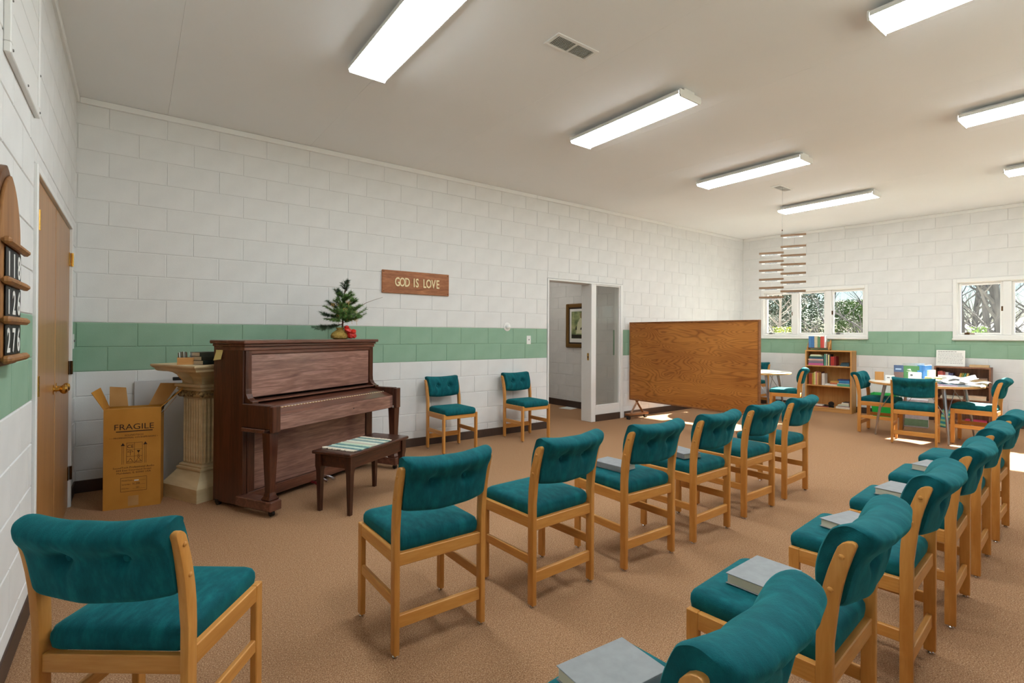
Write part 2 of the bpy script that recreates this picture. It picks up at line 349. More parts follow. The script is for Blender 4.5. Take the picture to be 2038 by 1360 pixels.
def block_mesh(wd, ht, mat):
    k = (round(wd, 3), round(ht, 3), mat)
    if k not in BLOCKS:
        c = 0.0028; mb = MB()
        vs = [(0, 0.006, 0), (wd, 0.006, 0), (wd, 0.006, ht), (0, 0.006, ht), (0, c, 0), (wd, c, 0), (wd, c, ht), (0, c, ht), (c, 0, c), (wd-c, 0, c), (wd-c, 0, ht-c), (c, 0, ht-c)]
        fs = [(8, 9, 10, 11)]
        for a in (0, 4):
            for i in range(4): j = (i+1) % 4; fs.append((a+i, a+j, a+4+j, a+4+i))
        mb.add(vs, fs); BLOCKS[k] = mb.mesh('block', mat)
    return BLOCKS[k]
def block_wall(name, M, length, holes, phase, rng, x0=0.0, thick=0.2, nparts=298, band=True, top=HC, zo=ZO):
    mb = MB(); zb = (5*CH+zo, 7*CH+zo)
    for (za, zb2, mi) in ((0, zb[0], 0), (zb[0], zb[1], 1 if band else 0), (zb[1], top, 0)):
        for r in sub_rect((x0, length, za, zb2), holes): mb.box(r[0], r[1], 0.005, thick, r[2], r[3], mi=mi)
    wl = struct(mb.build(name, ['paint_white', 'paint_green'])); wl.matrix_world = M
    cells = []; j = 0.006
    for n in range(0, 18):
        z0 = max(0, n*CH+zo); z1 = min((n+1)*CH+zo, top)
        if z1-z0 < 0.02: continue
        off = phase if n % 2 == 0 else phase+BL/2
        k = math.floor((x0-off)/BL)
        while off+k*BL < length:
            a = max(x0, off+k*BL); b = min(length, off+(k+1)*BL); k += 1
            for r in sub_rect((a, b, z0, z1), holes):
                if r[1]-r[0] > 0.025 and r[3]-r[2] > 0.025: cells.append((n, r))
    parts = [c for c in cells if rng[0] <= (c[1][0]+c[1][1])/2 <= rng[1]]
    parts.sort(key=lambda c: c[1][0], reverse=rng[2])
    keep = set(id(c) for c in parts[:nparts]); rest = MB(); nrest = 0
    for c in cells:
        n, (xa, xb, za, zc) = c; mat = 'paint_green' if (band and n in (5, 6)) else 'paint_white'
        me = block_mesh(xb-xa-j, zc-za-j, mat)
        if id(c) in keep:
            o = link('block', me, wl); o.location = (xa+j/2, 0, za+j/2)
        else:
            nrest += 1
            rest.add([(v.co.x+xa+j/2, v.co.y, v.co.z+za+j/2) for v in me.vertices], [tuple(p.vertices) for p in me.polygons], 1 if mat == 'paint_green' else 0)
    if nrest: rest.build('blocks', ['paint_white', 'paint_green'], wl)['kind'] = 'stuff'
    return wl
DX0, DX1, DZ = 5.075, 6.66, 2.115
WINS = [(-0.385, -2.06), (-3.195, -4.87)]
WZ0, WZ1 = 1.325, 2.165
block_wall('wall_back', Matrix.Identity(4), L0+0.12, [(DX0, DX1, -1, DZ)], 0.006, (0, 8.5, False), x0=-0.15)
block_wall('wall_far', FW, FARLEN+0.15, [(S(a), S(b), WZ0, WZ1) for a, b in WINS], S(-3.364)-0.2032, (0, 4.6, False))
LD0, LD1, LDZ = -2.13, -0.36, 2.13
block_wall('wall_left', LW, -YR, [(LD0-YR, LD1-YR, -1, LDZ)], -YR % BL, (3.9, 7.4, True), x0=-0.15)
RWIN = [(1.2, 3.4), (4.6, 6.8), (7.9, 10.1)]  # unseen windows, added and sized to bring in more daylight
block_wall('wall_right', RWM, L0-SK*YR, [(a, b, 0.75, 2.6) for a, b in RWIN], 0.0, (99, 100, False), x0=-0.2)
mb = MB(); mb.box(-0.3, 12.0, YR-0.3, 4.2, -0.12, 0); struct(mb.build('floor', 'carpet'))
mb = MB()
seams = [-0.25, 0.62, 1.84, 3.06, 4.30, 5.5, 6.72, 7.94, 9.16, 12.0]
for a, b_ in zip(seams[:-1], seams[1:]): mb.box(a+0.0005, b_-0.0005, YR-0.25, 0.2, HC, HC+0.02)
mb.box(-0.25, 12.0, YR-0.25, 0.2, HC+0.019, HC+0.14)
struct(mb.build('ceiling', 'ceiling_paint'))
def trim(name, M, spans, z0, z1, dep, mat, ch=0.004):
    mb = MB()
    for a, b_ in spans: mb.box(a, b_, -dep, 0.004, z0, z1, ch)
    o = struct(mb.build(name, mat)); o.matrix_world = M; return o
trim('trim_1', Matrix.Identity(4), [(0.02, 4.87), (4.873, L0-0.03)], HC-0.052, HC-0.001, 0.02, 'trim_white')
trim('trim_2', FW, [(0.02, 1.75), (1.753, 4.2), (4.203, FARLEN)], HC-0.052, HC-0.001, 0.02, 'trim_white')
trim('trim_3', LW, [(0, -YR-0.021)], HC-0.052, HC-0.001, 0.02, 'trim_white')
trim('baseboard_back', Matrix.Identity(4), [(0.0, DX0-0.002), (DX1+0.04, L0-0.01)], 0, 0.10, 0.008, 'baseboard_vinyl')
trim('baseboard_far', FW, [(0.01, FARLEN)], 0, 0.10, 0.008, 'baseboard_vinyl')
trim('baseboard_left', LW, [(0, LD0-YR-0.05), (LD1-YR+0.05, -YR-0.01)], 0, 0.10, 0.008, 'baseboard_vinyl')

# doorway with sidelight in the back wall
d2 = struct(link('door_2', None)); d2.location = (0, 0, 0)
def dpart(name, bx, mat='trim_white', parent=None, ch=0.004):
    mb = MB(); mb.box(*bx, ch); return mb.build(name, mat, parent or d2)
dpart('jamb', (5.08, 5.105, -0.012, 0.2, 0, 2.11)); dpart('jamb', (6.60, 6.655, -0.012, 0.12, 0, 2.11))
dpart('header', (5.105, 6.60, -0.012, 0.2, 2.085, 2.11)); dpart('door_stop', (5.106, 5.118, 0.06, 0.10, 0, 2.084))
mu = dpart('mullion', (5.945, 6.04, -0.012, 0.2, 0, 2.084))
dpart('bottom_rail', (6.041, 6.599, -0.006, 0.1, 0.10, 0.225)); dpart('kick_board', (6.041, 6.599, -0.012, 0.1, 0, 0.099), 'baseboard_vinyl')
dpart('glazing_bead', (6.041, 6.06, 0.0, 0.05, 0.226, 2.084)); dpart('glazing_bead', (6.58, 6.599, 0.0, 0.05, 0.226, 2.084))
dpart('glazing_bead', (6.061, 6.579, 0.0, 0.05, 0.226, 0.245)); dpart('glazing_bead', (6.061, 6.579, 0.0, 0.05, 2.066, 2.084))
dpart('pane', (6.06, 6.58, 0.022, 0.027, 0.245, 2.066), 'glass', ch=0)
sp = dpart('strike_plate', (5.9435, 5.9452, 0.04, 0.075, 0.93, 1.04), 'brass', mu, 0)
dpart('latch_hole', (5.9428, 5.9437, 0.048, 0.066, 0.965, 0.995), 'black_paint', mu, 0)
# hallway behind it
HX = 6.80
block_wall('wall_hall', T(HX, 3.6, 0, -90), 3.4, [], 0.1, (0, 4, False), nparts=150, band=False, top=2.42)
mb = MB(); mb.box(4.0, 4.98, 0.2, 3.6, 0, 2.42); mb.box(4.0, 7.0, 3.6, 3.8, 0, 2.42); struct(mb.build('wall_hall_side', 'paint_white'))
mb = MB(); mb.box(4.0, 7.0, 0.2, 3.8, 2.42, 2.5); struct(mb.build('ceiling_hall', 'ceiling_paint'))
trim('baseboard_hall', T(HX, 3.6, 0, -90), [(0, 3.4)], 0, 0.12, 0.01, 'baseboard_vinyl')

# closet double door in the left wall
d1 = struct(link('door_1', None, None, LW))
def L(y): return y-YR
def lpart(name, bx, mat, parent=None, ch=0.003):
    mb = MB(); mb.box(*bx, ch); return mb.build(name, mat, parent or d1)
lpart('door_frame', (L(-2.125), L(-2.085), -0.014, 0.12, 0, 2.125), 'trim_white'); lpart('door_frame', (L(-0.405), L(-0.365), -0.014, 0.12, 0, 2.125), 'trim_white')
lpart('door_frame', (L(-2.0845), L(-0.4055), -0.014, 0.12, 2.09, 2.125), 'trim_white')
dl = []
lpart('astragal_shade', (L(-1.2455), L(-1.2225), 0.012, 0.05, 0.008, 2.087), 'dark_void')  # dark strip painted as the shadow line where the leaves meet
for a, b_ in ((-2.083, -1.246), (-1.222, -0.407)):
    dl.append(lpart('door_leaf', (L(a), L(b_), 0.004, 0.044, 0.008, 2.087), 'door_birch'))
for leaf, yy, sg in ((dl[0], -2.083, 1), (dl[1], -0.407, -1)):
    for z in (0.26, 1.05, 1.86):
        mb = MB(); mb.tube([(L(yy), -0.012, z-0.05), (L(yy), -0.012, z+0.05)], 0.0085, 10)
        mb.box(L(yy)+(0 if sg > 0 else -0.04), L(yy)+(0.04 if sg > 0 else 0), -0.0015, 0.004, z-0.05, z+0.05, 0.001)
        for q in (-0.0165, 0.0165): mb.tube([(L(yy), -0.012, z+q-0.001), (L(yy), -0.012, z+q+0.001)], 0.0095, 10)
        mb.build('hinge', 'brass' if z > 1.5 or sg > 0 else 'bronze_dark', leaf, smooth=True)
for leaf, yy in ((dl[0], -1.30), (dl[1], -1.16)):
    mb = MB(); mb.lathe([(0.03, 0), (0.03, 0.004), (0.012, 0.006), (0.011, 0.028), (0.02, 0.034), (0.028, 0.044), (0.028, 0.056), (0.018, 0.066), (0.004, 0.068)], 18, M=T(L(yy), 0.004, 0.965) @ RX(90))
    mb.build('knob', 'brass', leaf, smooth=True)

# windows in the far wall
def window(name, Ya, Yb, n=3):
    W = struct(link(name, None, None, FW)); s0, s1 = S(Ya), S(Yb)
    def wp(nm, bx, mat='trim_white', par=None, ch=0.004):
        mb = MB(); mb.box(*bx, ch); return mb.build(nm, mat, par or W)
    wp('casing', (s0-0.028, s0+0.02, -0.018, 0.02, WZ0-0.03, WZ1+0.035)); wp('casing', (s1-0.02, s1+0.028, -0.018, 0.02, WZ0-0.03, WZ1+0.035))
    wp('casing', (s0+0.0205, s1-0.0205, -0.018, 0.02, WZ1-0.02, WZ1+0.035)); wp('sill', (s0-0.035, s1+0.035, -0.045, 0.09, WZ0-0.065, WZ0-0.0305), ch=0.01)
    wp('apron', (s0-0.02, s1+0.02, -0.02, 0.02, WZ0-0.0302, WZ0+0.012))
    wp('reveal', (s0+0.001, s0+0.03, 0.0205, 0.2, WZ0, WZ1)); wp('reveal', (s1-0.03, s1-0.001, 0.0205, 0.2, WZ0, WZ1))
    wp('reveal', (s0+0.031, s1-0.031, 0.0205, 0.2, WZ1-0.03, WZ1-0.001)); wp('reveal', (s0+0.031, s1-0.031, 0.0205, 0.2, WZ0+0.001, WZ0+0.02))
    pitch = (s1-s0-0.062)/n
    for i in range(n):
        a = s0+0.031+i*pitch; b_ = a+pitch
        if i: wp('mullion', (a-0.045, a+0.045, 0.012, 0.12, WZ0+0.0205, WZ1-0.0305))
        a2 = a+(0.046 if i else 0.001); b2 = b_-(0.046 if i < n-1 else 0.001)
        sw = 0.032; z0, z1 = WZ0+0.021, WZ1-0.031
        sa = wp('sash', (a2, a2+sw, 0.05, 0.085, z0, z1)); wp('sash_stile', (b2-sw, b2, 0.05, 0.085, z0, z1), par=sa)
        wp('sash_rail', (a2+sw, b2-sw, 0.05, 0.085, z1-sw, z1), par=sa); wp('sash_rail', (a2+sw, b2-sw, 0.05, 0.085, z0, z0+sw), par=sa)
        wp('pane', (a2+sw-0.004, b2-sw+0.004, 0.064, 0.069, z0+sw-0.004, z1-sw+0.004), 'glass', ch=0)
        if i != 1:
            lx = b2-0.008 if i == 0 else a2+0.008
            wp('latch', (lx-0.012, lx+0.012, 0.035, 0.05, 1.70, 1.77), 'bronze_dark', ch=0.003)
            mb = MB(); cx = a2+0.1; mb.tube([(cx, 0.045, WZ0+0.045), (cx, 0.015, WZ0+0.055), (cx+0.05, 0.005, WZ0+0.04), (cx+0.09, 0.005, WZ0+0.035)], 0.006, 8); mb.box(cx-0.03, cx+0.03, 0.03, 0.05, WZ0+0.025, WZ0+0.05, 0.004)
            mb.build('crank', 'bronze_dark' if (i == 0 and Ya < -3) else 'grey_metal', W, smooth=True)
    return W
def added_window(name, a, b_, z0, z1):
    W = struct(link(name, None, None, RWM))
    for bx in ((a-0.04, a+0.03, -0.02, 0.15, z0-0.03, z1+0.03), (b_-0.03, b_+0.04, -0.02, 0.15, z0-0.03, z1+0.03), (a+0.031, b_-0.031, -0.02, 0.15, z1-0.03, z1+0.03), (a+0.031, b_-0.031, -0.04, 0.15, z0-0.04, z0+0.03), ((a+b_)/2-0.03, (a+b_)/2+0.03, 0.03, 0.12, z0+0.031, z1-0.031)):
        mb = MB(); mb.box(*bx, 0.004); mb.build('frame', 'trim_white', W)
    mb = MB(); mb.box(a+0.02, b_-0.02, 0.07, 0.075, z0+0.02, z1-0.02); mb.build('pane', 'glass', W)
for i_, (a_, b_) in enumerate(RWIN): added_window('window_%d' % (i_+3), a_, b_, 0.75, 2.6)
window('window_1', *WINS[0]); window('window_2', *WINS[1])

# ---------------------------------------------------------------- ceiling fixtures and vents
def make_light():
    t = thing('ceiling_light', (0, 0, 0), 'x', 'ceiling light', 'fluorescent ceiling lights')
    mb = MB(); mb.box(-0.07, 0.07, -0.60, 0.60, -0.038, -0.001, 0.004); mb.box(-0.140, 0.140, -0.599, 0.599, -0.0455, -0.036, 0.002); mb.box(-0.1415, -0.1365, -0.599, 0.599, -0.066, -0.045, 0.001); mb.box(0.1365, 0.1415, -0.599, 0.599, -0.066, -0.045, 0.001); mb.build('housing', 'fixture_white', t)
    prof = [(-0.132, -0.046), (-0.135, -0.062), (-0.128, -0.076), (-0.11, -0.084), (0.11, -0.084), (0.128, -0.076), (0.135, -0.062), (0.132, -0.046)]
    mb = MB(); mb.prism(prof, 'Y', -0.598, 0.598); mb.build('diffuser', 'lamp_lens', t, recalc=True)
    for s in (-1, 1):
        mb = MB(); mb.prism([(-0.137, -0.03), (-0.14, -0.066), (-0.13, -0.087), (0.13, -0.087), (0.14, -0.066), (0.137, -0.03)], 'Y', s*0.6, s*0.612); mb.build('end_cap', 'fixture_white', t, recalc=True)
    return t
lt = make_light()
lights = [((1.735, -2.48), 'long fluorescent ceiling light above the piano, nearest the closet doors'), ((3.90, -2.45), 'second fluorescent ceiling light from the closet doors, beside the larger vent'),
          ((6.11, -2.36), 'third fluorescent ceiling light from the closet doors, before the hanging mobile'), ((8.25, -2.31), 'fluorescent ceiling light behind the hanging mobile, nearest the far window'),
          ((3.97, -4.88), 'fluorescent ceiling light cut by the top right frame edge'), ((6.19, -4.80), 'fluorescent ceiling light at the right frame edge, middle one of that row'), ((8.41, -4.72), 'fluorescent ceiling light at the right frame edge, farthest of that row'),
          ((1.78, -4.96), 'added fluorescent ceiling light above the camera, unseen beyond the top frame edge')]  # last fixture is out of view, added to light the foreground
for i, ((x, y), lb) in enumerate(lights):
    o = lt if i == 0 else copy_tree(lt); o.matrix_world = T(x, y, HC); o['label'] = lb
def vent(M, lx, ly, label, nsl):
    t = thing('ceiling_vent', M, label, 'vent', 'ceiling vents')
    mb = MB(); f = 0.025
    for bx in ((-lx, lx, -ly, -ly+f), (-lx, lx, ly-f, ly), (-lx, -lx+f, -ly+f, ly-f), (lx-f, lx, -ly+f, ly-f)): mb.box(bx[0], bx[1], bx[2], bx[3], -0.008, -0.0005, 0.002)
    mb.build('frame', 'trim_white', t)
    mb = MB(); mb.box(-lx+f, lx-f, -ly+f, ly-f, -0.002, -0.0005); mb.build('backing', 'grille_dark', t)
    mb = MB(); mb.box(-0.006, 0.006, -ly+f, ly-f, -0.009, -0.002); mb.build('divider', 'fixture_white', t)
    me = None
    for k in range(nsl):
        x = -lx+f+(k+0.5)*(2*lx-2*f)/nsl
        if me is None:
            mb = MB(); mb.box(-0.0012, 0.0012, -ly+f, ly-f, -0.0085, -0.002); me = mb.mesh('slat', 'fixture_white')
        link('slat', me, t, T(x, 0, 0) @ RY(25))
vent(T(2.745, -2.93, HC), 0.185, 0.075, 'larger white ceiling vent with two slatted halves, above the chair rows', 26)
vent(T(7.2, -2.2, HC), 0.175, 0.07, 'small white ceiling vent from which the wooden mobile hangs', 18)
# return-air panel high on the left wall
t = thing('wall_vent', LW @ T(L(-2.495), 0, 2.335), 'white louvred panel high on the wall above the hymn board', 'vent')
mb = MB()
for bx in ((-0.36, 0.36, -0.022, 0, 0.0, 0.04), (-0.36, 0.36, -0.022, 0, 0.72, 0.76), (-0.36, -0.32, -0.022, 0, 0.04, 0.72), (0.32, 0.36, -0.022, 0, 0.04, 0.72)): mb.box(*bx, 0.003)
mb.build('frame', 'trim_white', t)
for k in range(5):
    mb = MB(); mb.box(-0.319, 0.319, -0.016, -0.001, 0.041+k*0.136, 0.041+k*0.136+0.133, 0.003); mb.build('slat', 'trim_white', t)
for x, z in ((-0.33, 0.02), (0.33, 0.02), (0.34, 0.2), (-0.34, 0.2), (0.0, 0.02)):
    mb = MB(); mb.lathe([(0.006, 0), (0.005, 0.003), (0.001, 0.004)], 8, M=T(x, -0.022, z) @ RX(90)); mb.build('screw', 'grey_metal', t)

# ---------------------------------------------------------------- the green chairs
def catmull(pts, n):
    out = []; m_ = len(pts)
    for i in range(m_):
        p0, p1, p2, p3 = (Vector(pts[(i+k-1) % m_]) for k in range(4))
        for j in range(n):
            t_ = j/n
            out.append(0.5*((2*p1)+(p2-p0)*t_+(2*p0-5*p1+4*p2-p3)*t_**2+(3*p1-p0-3*p2+p3)*t_**3))
    return out
def make_chair():
    t = thing('upholstered_chair', (0, 0, 0), 'x', 'chair')
    YR0 = -0.167; lw = 0.024
    cur = lambda z: 0 if z < 0.5 else -0.72*(z-0.5)**2.0 - 0.0
    zs = [0.012, 0.3, 0.5, 0.56, 0.61, 0.66, 0.70, 0.74, 0.765]
    front = [(YR0+cur(z), z) for z in zs]; rear = [(YR0-0.040+cur(z)*0.9-(0.004 if z > 0.55 else 0), z) for z in zs]
    tc = ((front[-1][0]+rear[-1][0])/2, 0.765); rr = (front[-1][0]-rear[-1][0])/2
    arc = [(tc[0]+rr*math.cos(a)-0.012*math.sin(a), tc[1]+rr*1.05*math.sin(a)) for a in [R(q) for q in (30, 60, 90, 120, 150)]]
    poly = front+arc+rear[::-1]
    for s in (-1, 1):
        mb = MB(); x0, x1 = sorted((s*0.22, s*(0.22-lw))); mb.prism(poly, 'X', x0, x1)
        lg = mb.build('leg', 'chair_oak', t, bev=0.003)
        for z in (0.742, 0.648):
            mb = MB(); mb.lathe([(0.0075, 0), (0.0065, 0.003), (0.003, 0.0052), (0.0005, 0.0055)], 10, M=T(s*0.22, YR0-0.02+cur(z)*0.95, z) @ RY(90*s)); mb.build('dowel_cap', 'chair_oak', lg, smooth=True)
        mb = MB(); mb.lathe([(0.011, 0.0), (0.012, 0.006), (0.006, 0.0125)], 10, M=T(s*0.208, -0.187, 0)); mb.build('glide', 'chrome', lg, smooth=True)
        mb = MB(); mb.box(x0, x1, 0.167, 0.207, 0.012, 0.434, 0.003); lg = mb.build('leg', 'chair_oak', t)
        mb = MB(); mb.lathe([(0.011, 0.0), (0.012, 0.006), (0.006, 0.0125)], 10, M=T(s*0.208, 0.187, 0)); mb.build('glide', 'chrome', lg, smooth=True)
        mb = MB(); mb.box(x0+0.001, x1-0.001, YR0-0.002, 0.168, 0.378, 0.4335, 0.003); mb.build('rail', 'chair_oak_y', t)
        mb = MB(); mb.box(x0+0.003, x1-0.003, YR0-0.002, 0.168, 0.202, 0.246, 0.003); mb.build('stretcher', 'chair_oak_y', t)
    xi = 0.22-lw+0.001
    mb = MB(); mb.box(-xi, xi, -0.199, -0.175, 0.368, 0.420, 0.003); mb.build('rail', 'chair_oak_x', t)
    mb = MB(); mb.box(-xi, xi, 0.175, 0.199, 0.378, 0.428, 0.003); mb.build('rail', 'chair_oak_x', t)
    mb = MB(); mb.box(-xi, xi, -0.197, -0.177, 0.115, 0.168, 0.003); mb.build('stretcher', 'chair_oak_x', t)
    # seat cushion: rounded rings
    def rrect(hx, hy, rad, cy, z, n=7):
        out = []
        for cx_, cy_, a0 in ((hx-rad, hy-rad, 0), (-hx+rad, hy-rad, 90), (-hx+rad, -hy+rad, 180), (hx-rad, -hy+rad, 270)):
            for k in range(n): a = R(a0+90*k/(n-1)); out.append((cx_+rad*math.cos(a), cy+cy_+rad*math.sin(a), z))
        return out
    HXs, HYs, CYs = 0.202, 0.200, 0.014
    rg = []
    for d, z in ((0.012, 0.4185), (0.003, 0.428), (0.0, 0.450), (0.001, 0.466), (0.007, 0.479), (0.018, 0.487), (0.04, 0.4925), (0.08, 0.4975), (0.13, 0.501), (0.17, 0.5025), (0.195, 0.503)):
        rg.append(rrect(max(HXs-d, 0.004), max(HYs-d, 0.004), max(0.03-d*0.15, 0.002), CYs, z))
    # keep clear of the posts at the rear corners
    rg = [[((x if abs(x) < 0.1945 or y > -0.12 else math.copysign(0.1945, x)), y, z) for x, y, z in r] for r in rg]
    mb = MB(); mb.rings(rg); mb.build('seat_cushion', 'teal_velvet', t, smooth=True, ang=60)
    # back cushion
    prof = [(YR0+0.006, 0.612), (YR0+0.016, 0.655), (YR0+0.012, 0.71), (YR0-0.006, 0.765), (YR0-0.030, 0.806), (YR0-0.070, 0.826), (YR0-0.110, 0.818), (YR0-0.132, 0.796), (YR0-0.124, 0.768), (YR0-0.100, 0.735), (YR0-0.084, 0.69), (YR0-0.072, 0.645), (YR0-0.058, 0.606), (YR0-0.026, 0.596)]
    cp = catmull(prof, 4); cy = sum(p[0] for p in cp)/len(cp); cz = sum(p[1] for p in cp)/len(cp)
    rg = []; us = [-1, -0.985, -0.95, -0.9]+[-0.84+0.06*i for i in range(29)]+[0.9, 0.95, 0.985, 1]
    btn = [(-0.078, 0.712), (0.078, 0.712)]
    for u in us:
        e = max(0, (abs(u)-0.9)/0.1); sc_ = 1-0.16*e**2.2; ring = []
        for p in cp:
            y = cy+(p[0]-cy)*sc_; z = cz+(p[1]-cz)*(1-0.05*e**2)
            hw = 0.1945 if z < 0.792 else 0.1945+0.012*min(1, (z-0.792)/0.02)
            x = u*hw; q = 1-u*u
            y -= 0.022*q
            tz = (z-0.60)/0.23
            z -= 0.014*q*max(0, tz)**2; z -= 0.016*q*max(0, 1-tz)**2
            side = 1 if y > cy-0.022*q+(z-cz)*-0.35 else -1
            for bx, bz in btn:
                d2_ = ((x-bx)**2+((z-bz)*1.1)**2)
                y -= side*0.030*math.exp(-d2_/(2*0.020**2))
                y -= side*0.009*math.exp(-(x-bx)**2/(2*0.010**2))*math.exp(-(z-bz)**2/(2*0.055**2)); y -= side*0.005*math.exp(-(z-bz)**2/(2*0.010**2))*math.exp(-(x-bx)**2/(2*0.05**2))
            y += 0.003*math.sin(37*x+11*z)*q
            ring.append((x, y, z))
        rg.append(ring)
    mb = MB(); mb.rings(rg); bk = mb.build('backrest', 'teal_velvet', t, smooth=True, ang=50, recalc=True)
    for bx, bz in btn:
        for s in (1, -1):
            near = sorted((p for r_ in rg for p in r_), key=lambda p: (p[0]-bx)**2+(p[2]-bz)**2)[:10]
            yy = (max if s > 0 else min)(p[1] for p in near)-s*0.004
            mb = MB(); mb.lathe([(0.011, -0.004), (0.011, 0.001), (0.007, 0.005), (0.001, 0.006)], 12, M=T(bx, yy, bz) @ RX(-90*s)); mb.build('button', 'teal_velvet', bk, smooth=True)
    return t
ch0 = make_chair(); used = [False]
def chair(x, y, rz, label, group):
    o = copy_tree(ch0) if used[0] else ch0
    used[0] = True; o.matrix_world = T(x, y, 0, rz); o['label'] = label; o['group'] = group; return o
G1 = 'green chairs in the front row'; G2 = 'green chairs in the second row'
ordn = ['first', 'second', 'third', 'fourth', 'fifth', 'sixth']
for i, (x, y, rz) in enumerate([(1.462, -3.295, 0), (2.145, -3.315, 3), (2.815, -3.335, -1), (3.45, -3.33, 2), (4.14, -3.29, 1), (4.795, -3.255, 3)]):
    chair(x, y, rz, 'teal oak chair, %s in the middle row from the piano' % ordn[i] + (', hymnal on seat' if i in (2, 3) else ''), G1)
ROW2 = [(1.30, -4.69, 4), (2.073, -4.62, 5), (2.845, -4.584, 5), (3.568, -4.545, 5), (4.306, -4.49, 4.6), (5.05, -4.446, 3)]
lab2 = ['nearest teal oak chair of the right row, cut by the bottom frame edge', 'second nearest teal oak chair of the right row, grey hymnal on its seat',
        'third nearest teal oak chair of the right row, hymnal on its seat', 'fourth nearest teal oak chair of the right row, hymnal on its seat',
        'fifth nearest teal oak chair of the right row, seen mostly from its back', 'farthest teal oak chair of the right row, at the right frame edge']
for (x, y, rz), lb in zip(ROW2, lab2): chair(x, y, rz, lb, G2)
chair(2.665, -5.316, 4, 'oak chair cut off by the right frame edge, only a front leg in view', 'green chairs in the third row')
chair(0.465, -3.475, -37, 'teal oak chair standing alone in the left foreground beside the left wall', 'single green chairs')
chair(3.33, -0.36, 180, 'teal oak chair against the white block wall, just right of the piano', 'green chairs along the wall')
chair(4.435, -0.345, 180, 'teal oak chair against the white block wall, beside the doorway', 'green chairs along the wall')
GT = 'green chairs around the round tables'
chair(8.165, -3.35, -80, 'teal oak chair with its back to us at the cluttered round table', GT)
chair(8.64, -2.835, 184, 'teal oak chair at the left of the cluttered round table, before the green bin', GT)
chair(8.735, -3.80, 3, 'teal oak chair at the right of the cluttered round table, sun on its seat', GT)
chair(8.66, -1.58, 20, 'sunlit teal oak chair in front of the oak bookcase, beside the bare round table', GT)
chair(9.72, -0.47, 90, 'teal oak chair behind the bare round table, half hidden by the wooden partition', GT)

# ---------------------------------------------------------------- books
def hymnal(x, y, z, rz, label, group, col=(138, 140, 142), wd=0.15, ln=0.215, th=0.034):
    t = thing('book', T(x, y, z, rz), label, 'book', group); b_ = 0.003
    mb = MB(); mb.box(-wd/2, wd/2, -ln/2, ln/2, 0, b_, 0.001); mb.box(-wd/2, wd/2, -ln/2, ln/2, th-b_, th, 0.001); mb.box(-wd/2, -wd/2+b_, -ln/2, ln/2, b_, th-b_, 0.001); mb.build('cover', colour(col), t)
    mb = MB(); mb.box(-wd/2+b_, wd/2-0.005, -ln/2+0.004, ln/2-0.004, b_, th-b_); mb.build('page_block', 'pages', t); return t
GH = 'hymnals on the seats'; zs = 0.502
hymnal(2.78, -3.285, zs, 4, 'grey hymnal lying on the third chair of the middle row', GH)
hymnal(3.40, -3.33, zs, -12, 'grey hymnal lying on the fourth chair of the middle row', GH)
hymnal(1.30, -4.60, zs-0.001, 86, 'grey hymnal at the bottom frame edge on the nearest chair seat', GH)
hymnal(2.075, -4.565, zs, 92, 'grey hymnal on the second nearest chair of the right row', GH)
hymnal(2.86, -4.545, zs, 80, 'grey hymnal on the third nearest chair of the right row', GH)
hymnal(3.585, -4.50, zs, 88, 'grey hymnal on the fourth nearest chair of the right row', GH)
hymnal(4.34, -4.455, zs, 84, 'grey hymnal on the fifth nearest chair of the right row', GH)
def shelf_book(M, wd, dp, ht, col, label, group, flat=False, pages='pages', name='book'):
    # upright: wd thickness along x, dp depth along y, ht along z, spine toward -y ; flat: lying, spine toward -y
    mb = MB(); c = 0.002
    if not flat:
        mb.box(-wd/2, -wd/2+c, 0, dp, 0, ht, 0.0005); mb.box(wd/2-c, wd/2, 0, dp, 0, ht, 0.0005); mb.box(-wd/2+c, wd/2-c, 0, c, 0, ht, 0.0005)
        mb.box(-wd/2+c, wd/2-c, c, dp-0.004, 0.003, ht-0.004, mi=1)
    else:
        mb.box(-wd/2, wd/2, 0, dp, 0, c, 0.0005); mb.box(-wd/2, wd/2, 0, dp, ht-c, ht, 0.0005); mb.box(-wd/2, wd/2, 0, c, c, ht-c, 0.0005)
        mb.box(-wd/2+0.004, wd/2-0.004, c, dp-0.004, c, ht-c, mi=1)
    o = mb.build(name, [colour(col), pages]); o.matrix_world = M
    return tag(o, label, 'book', group)

# ---------------------------------------------------------------- piano
PA, PX, PY, PLEN = 29.0, 0.885, -0.94, 1.46
pn = thing('upright_piano', T(PX, PY, 0, PA), 'dark walnut upright piano standing at an angle before the block wall', 'piano')
def pp(name, bx, mat='piano_walnut', ch=0.004, par=None, **kw):
    mb = MB(); mb.box(*bx, ch); return mb.build(name, mat, par or pn, **kw)
DB = -0.33                                   # cabinet front
pp('back_frame', (0.03, PLEN-0.03, -0.06, 0.0, 0.05, 1.20), 'bench_mahogany_z')
for x0, x1 in ((0.0, 0.035), (PLEN-0.035, PLEN)):
    pp('side_panel', (x0, x1, DB, -0.0, 0.03, 1.225), 'piano_walnut_z')
pp('lid', (-0.03, PLEN+0.03, DB-0.05, 0.01, 1.235, 1.262), ch=0.006)
pp('cornice', (-0.012, PLEN+0.012, DB-0.030, 0.0, 1.215, 1.234)); pp('cornice', (-0.004, PLEN+0.004, DB-0.018, -0.01, 1.185, 1.2145))
up_ = pp('upper_panel', (0.065, PLEN-0.065, DB-0.002, DB+0.02, 0.83, 1.155), 'piano_panel')
pp('panel_rail', (0.0355, PLEN-0.0355, DB-0.012, DB+0.02, 1.156, 1.1845))
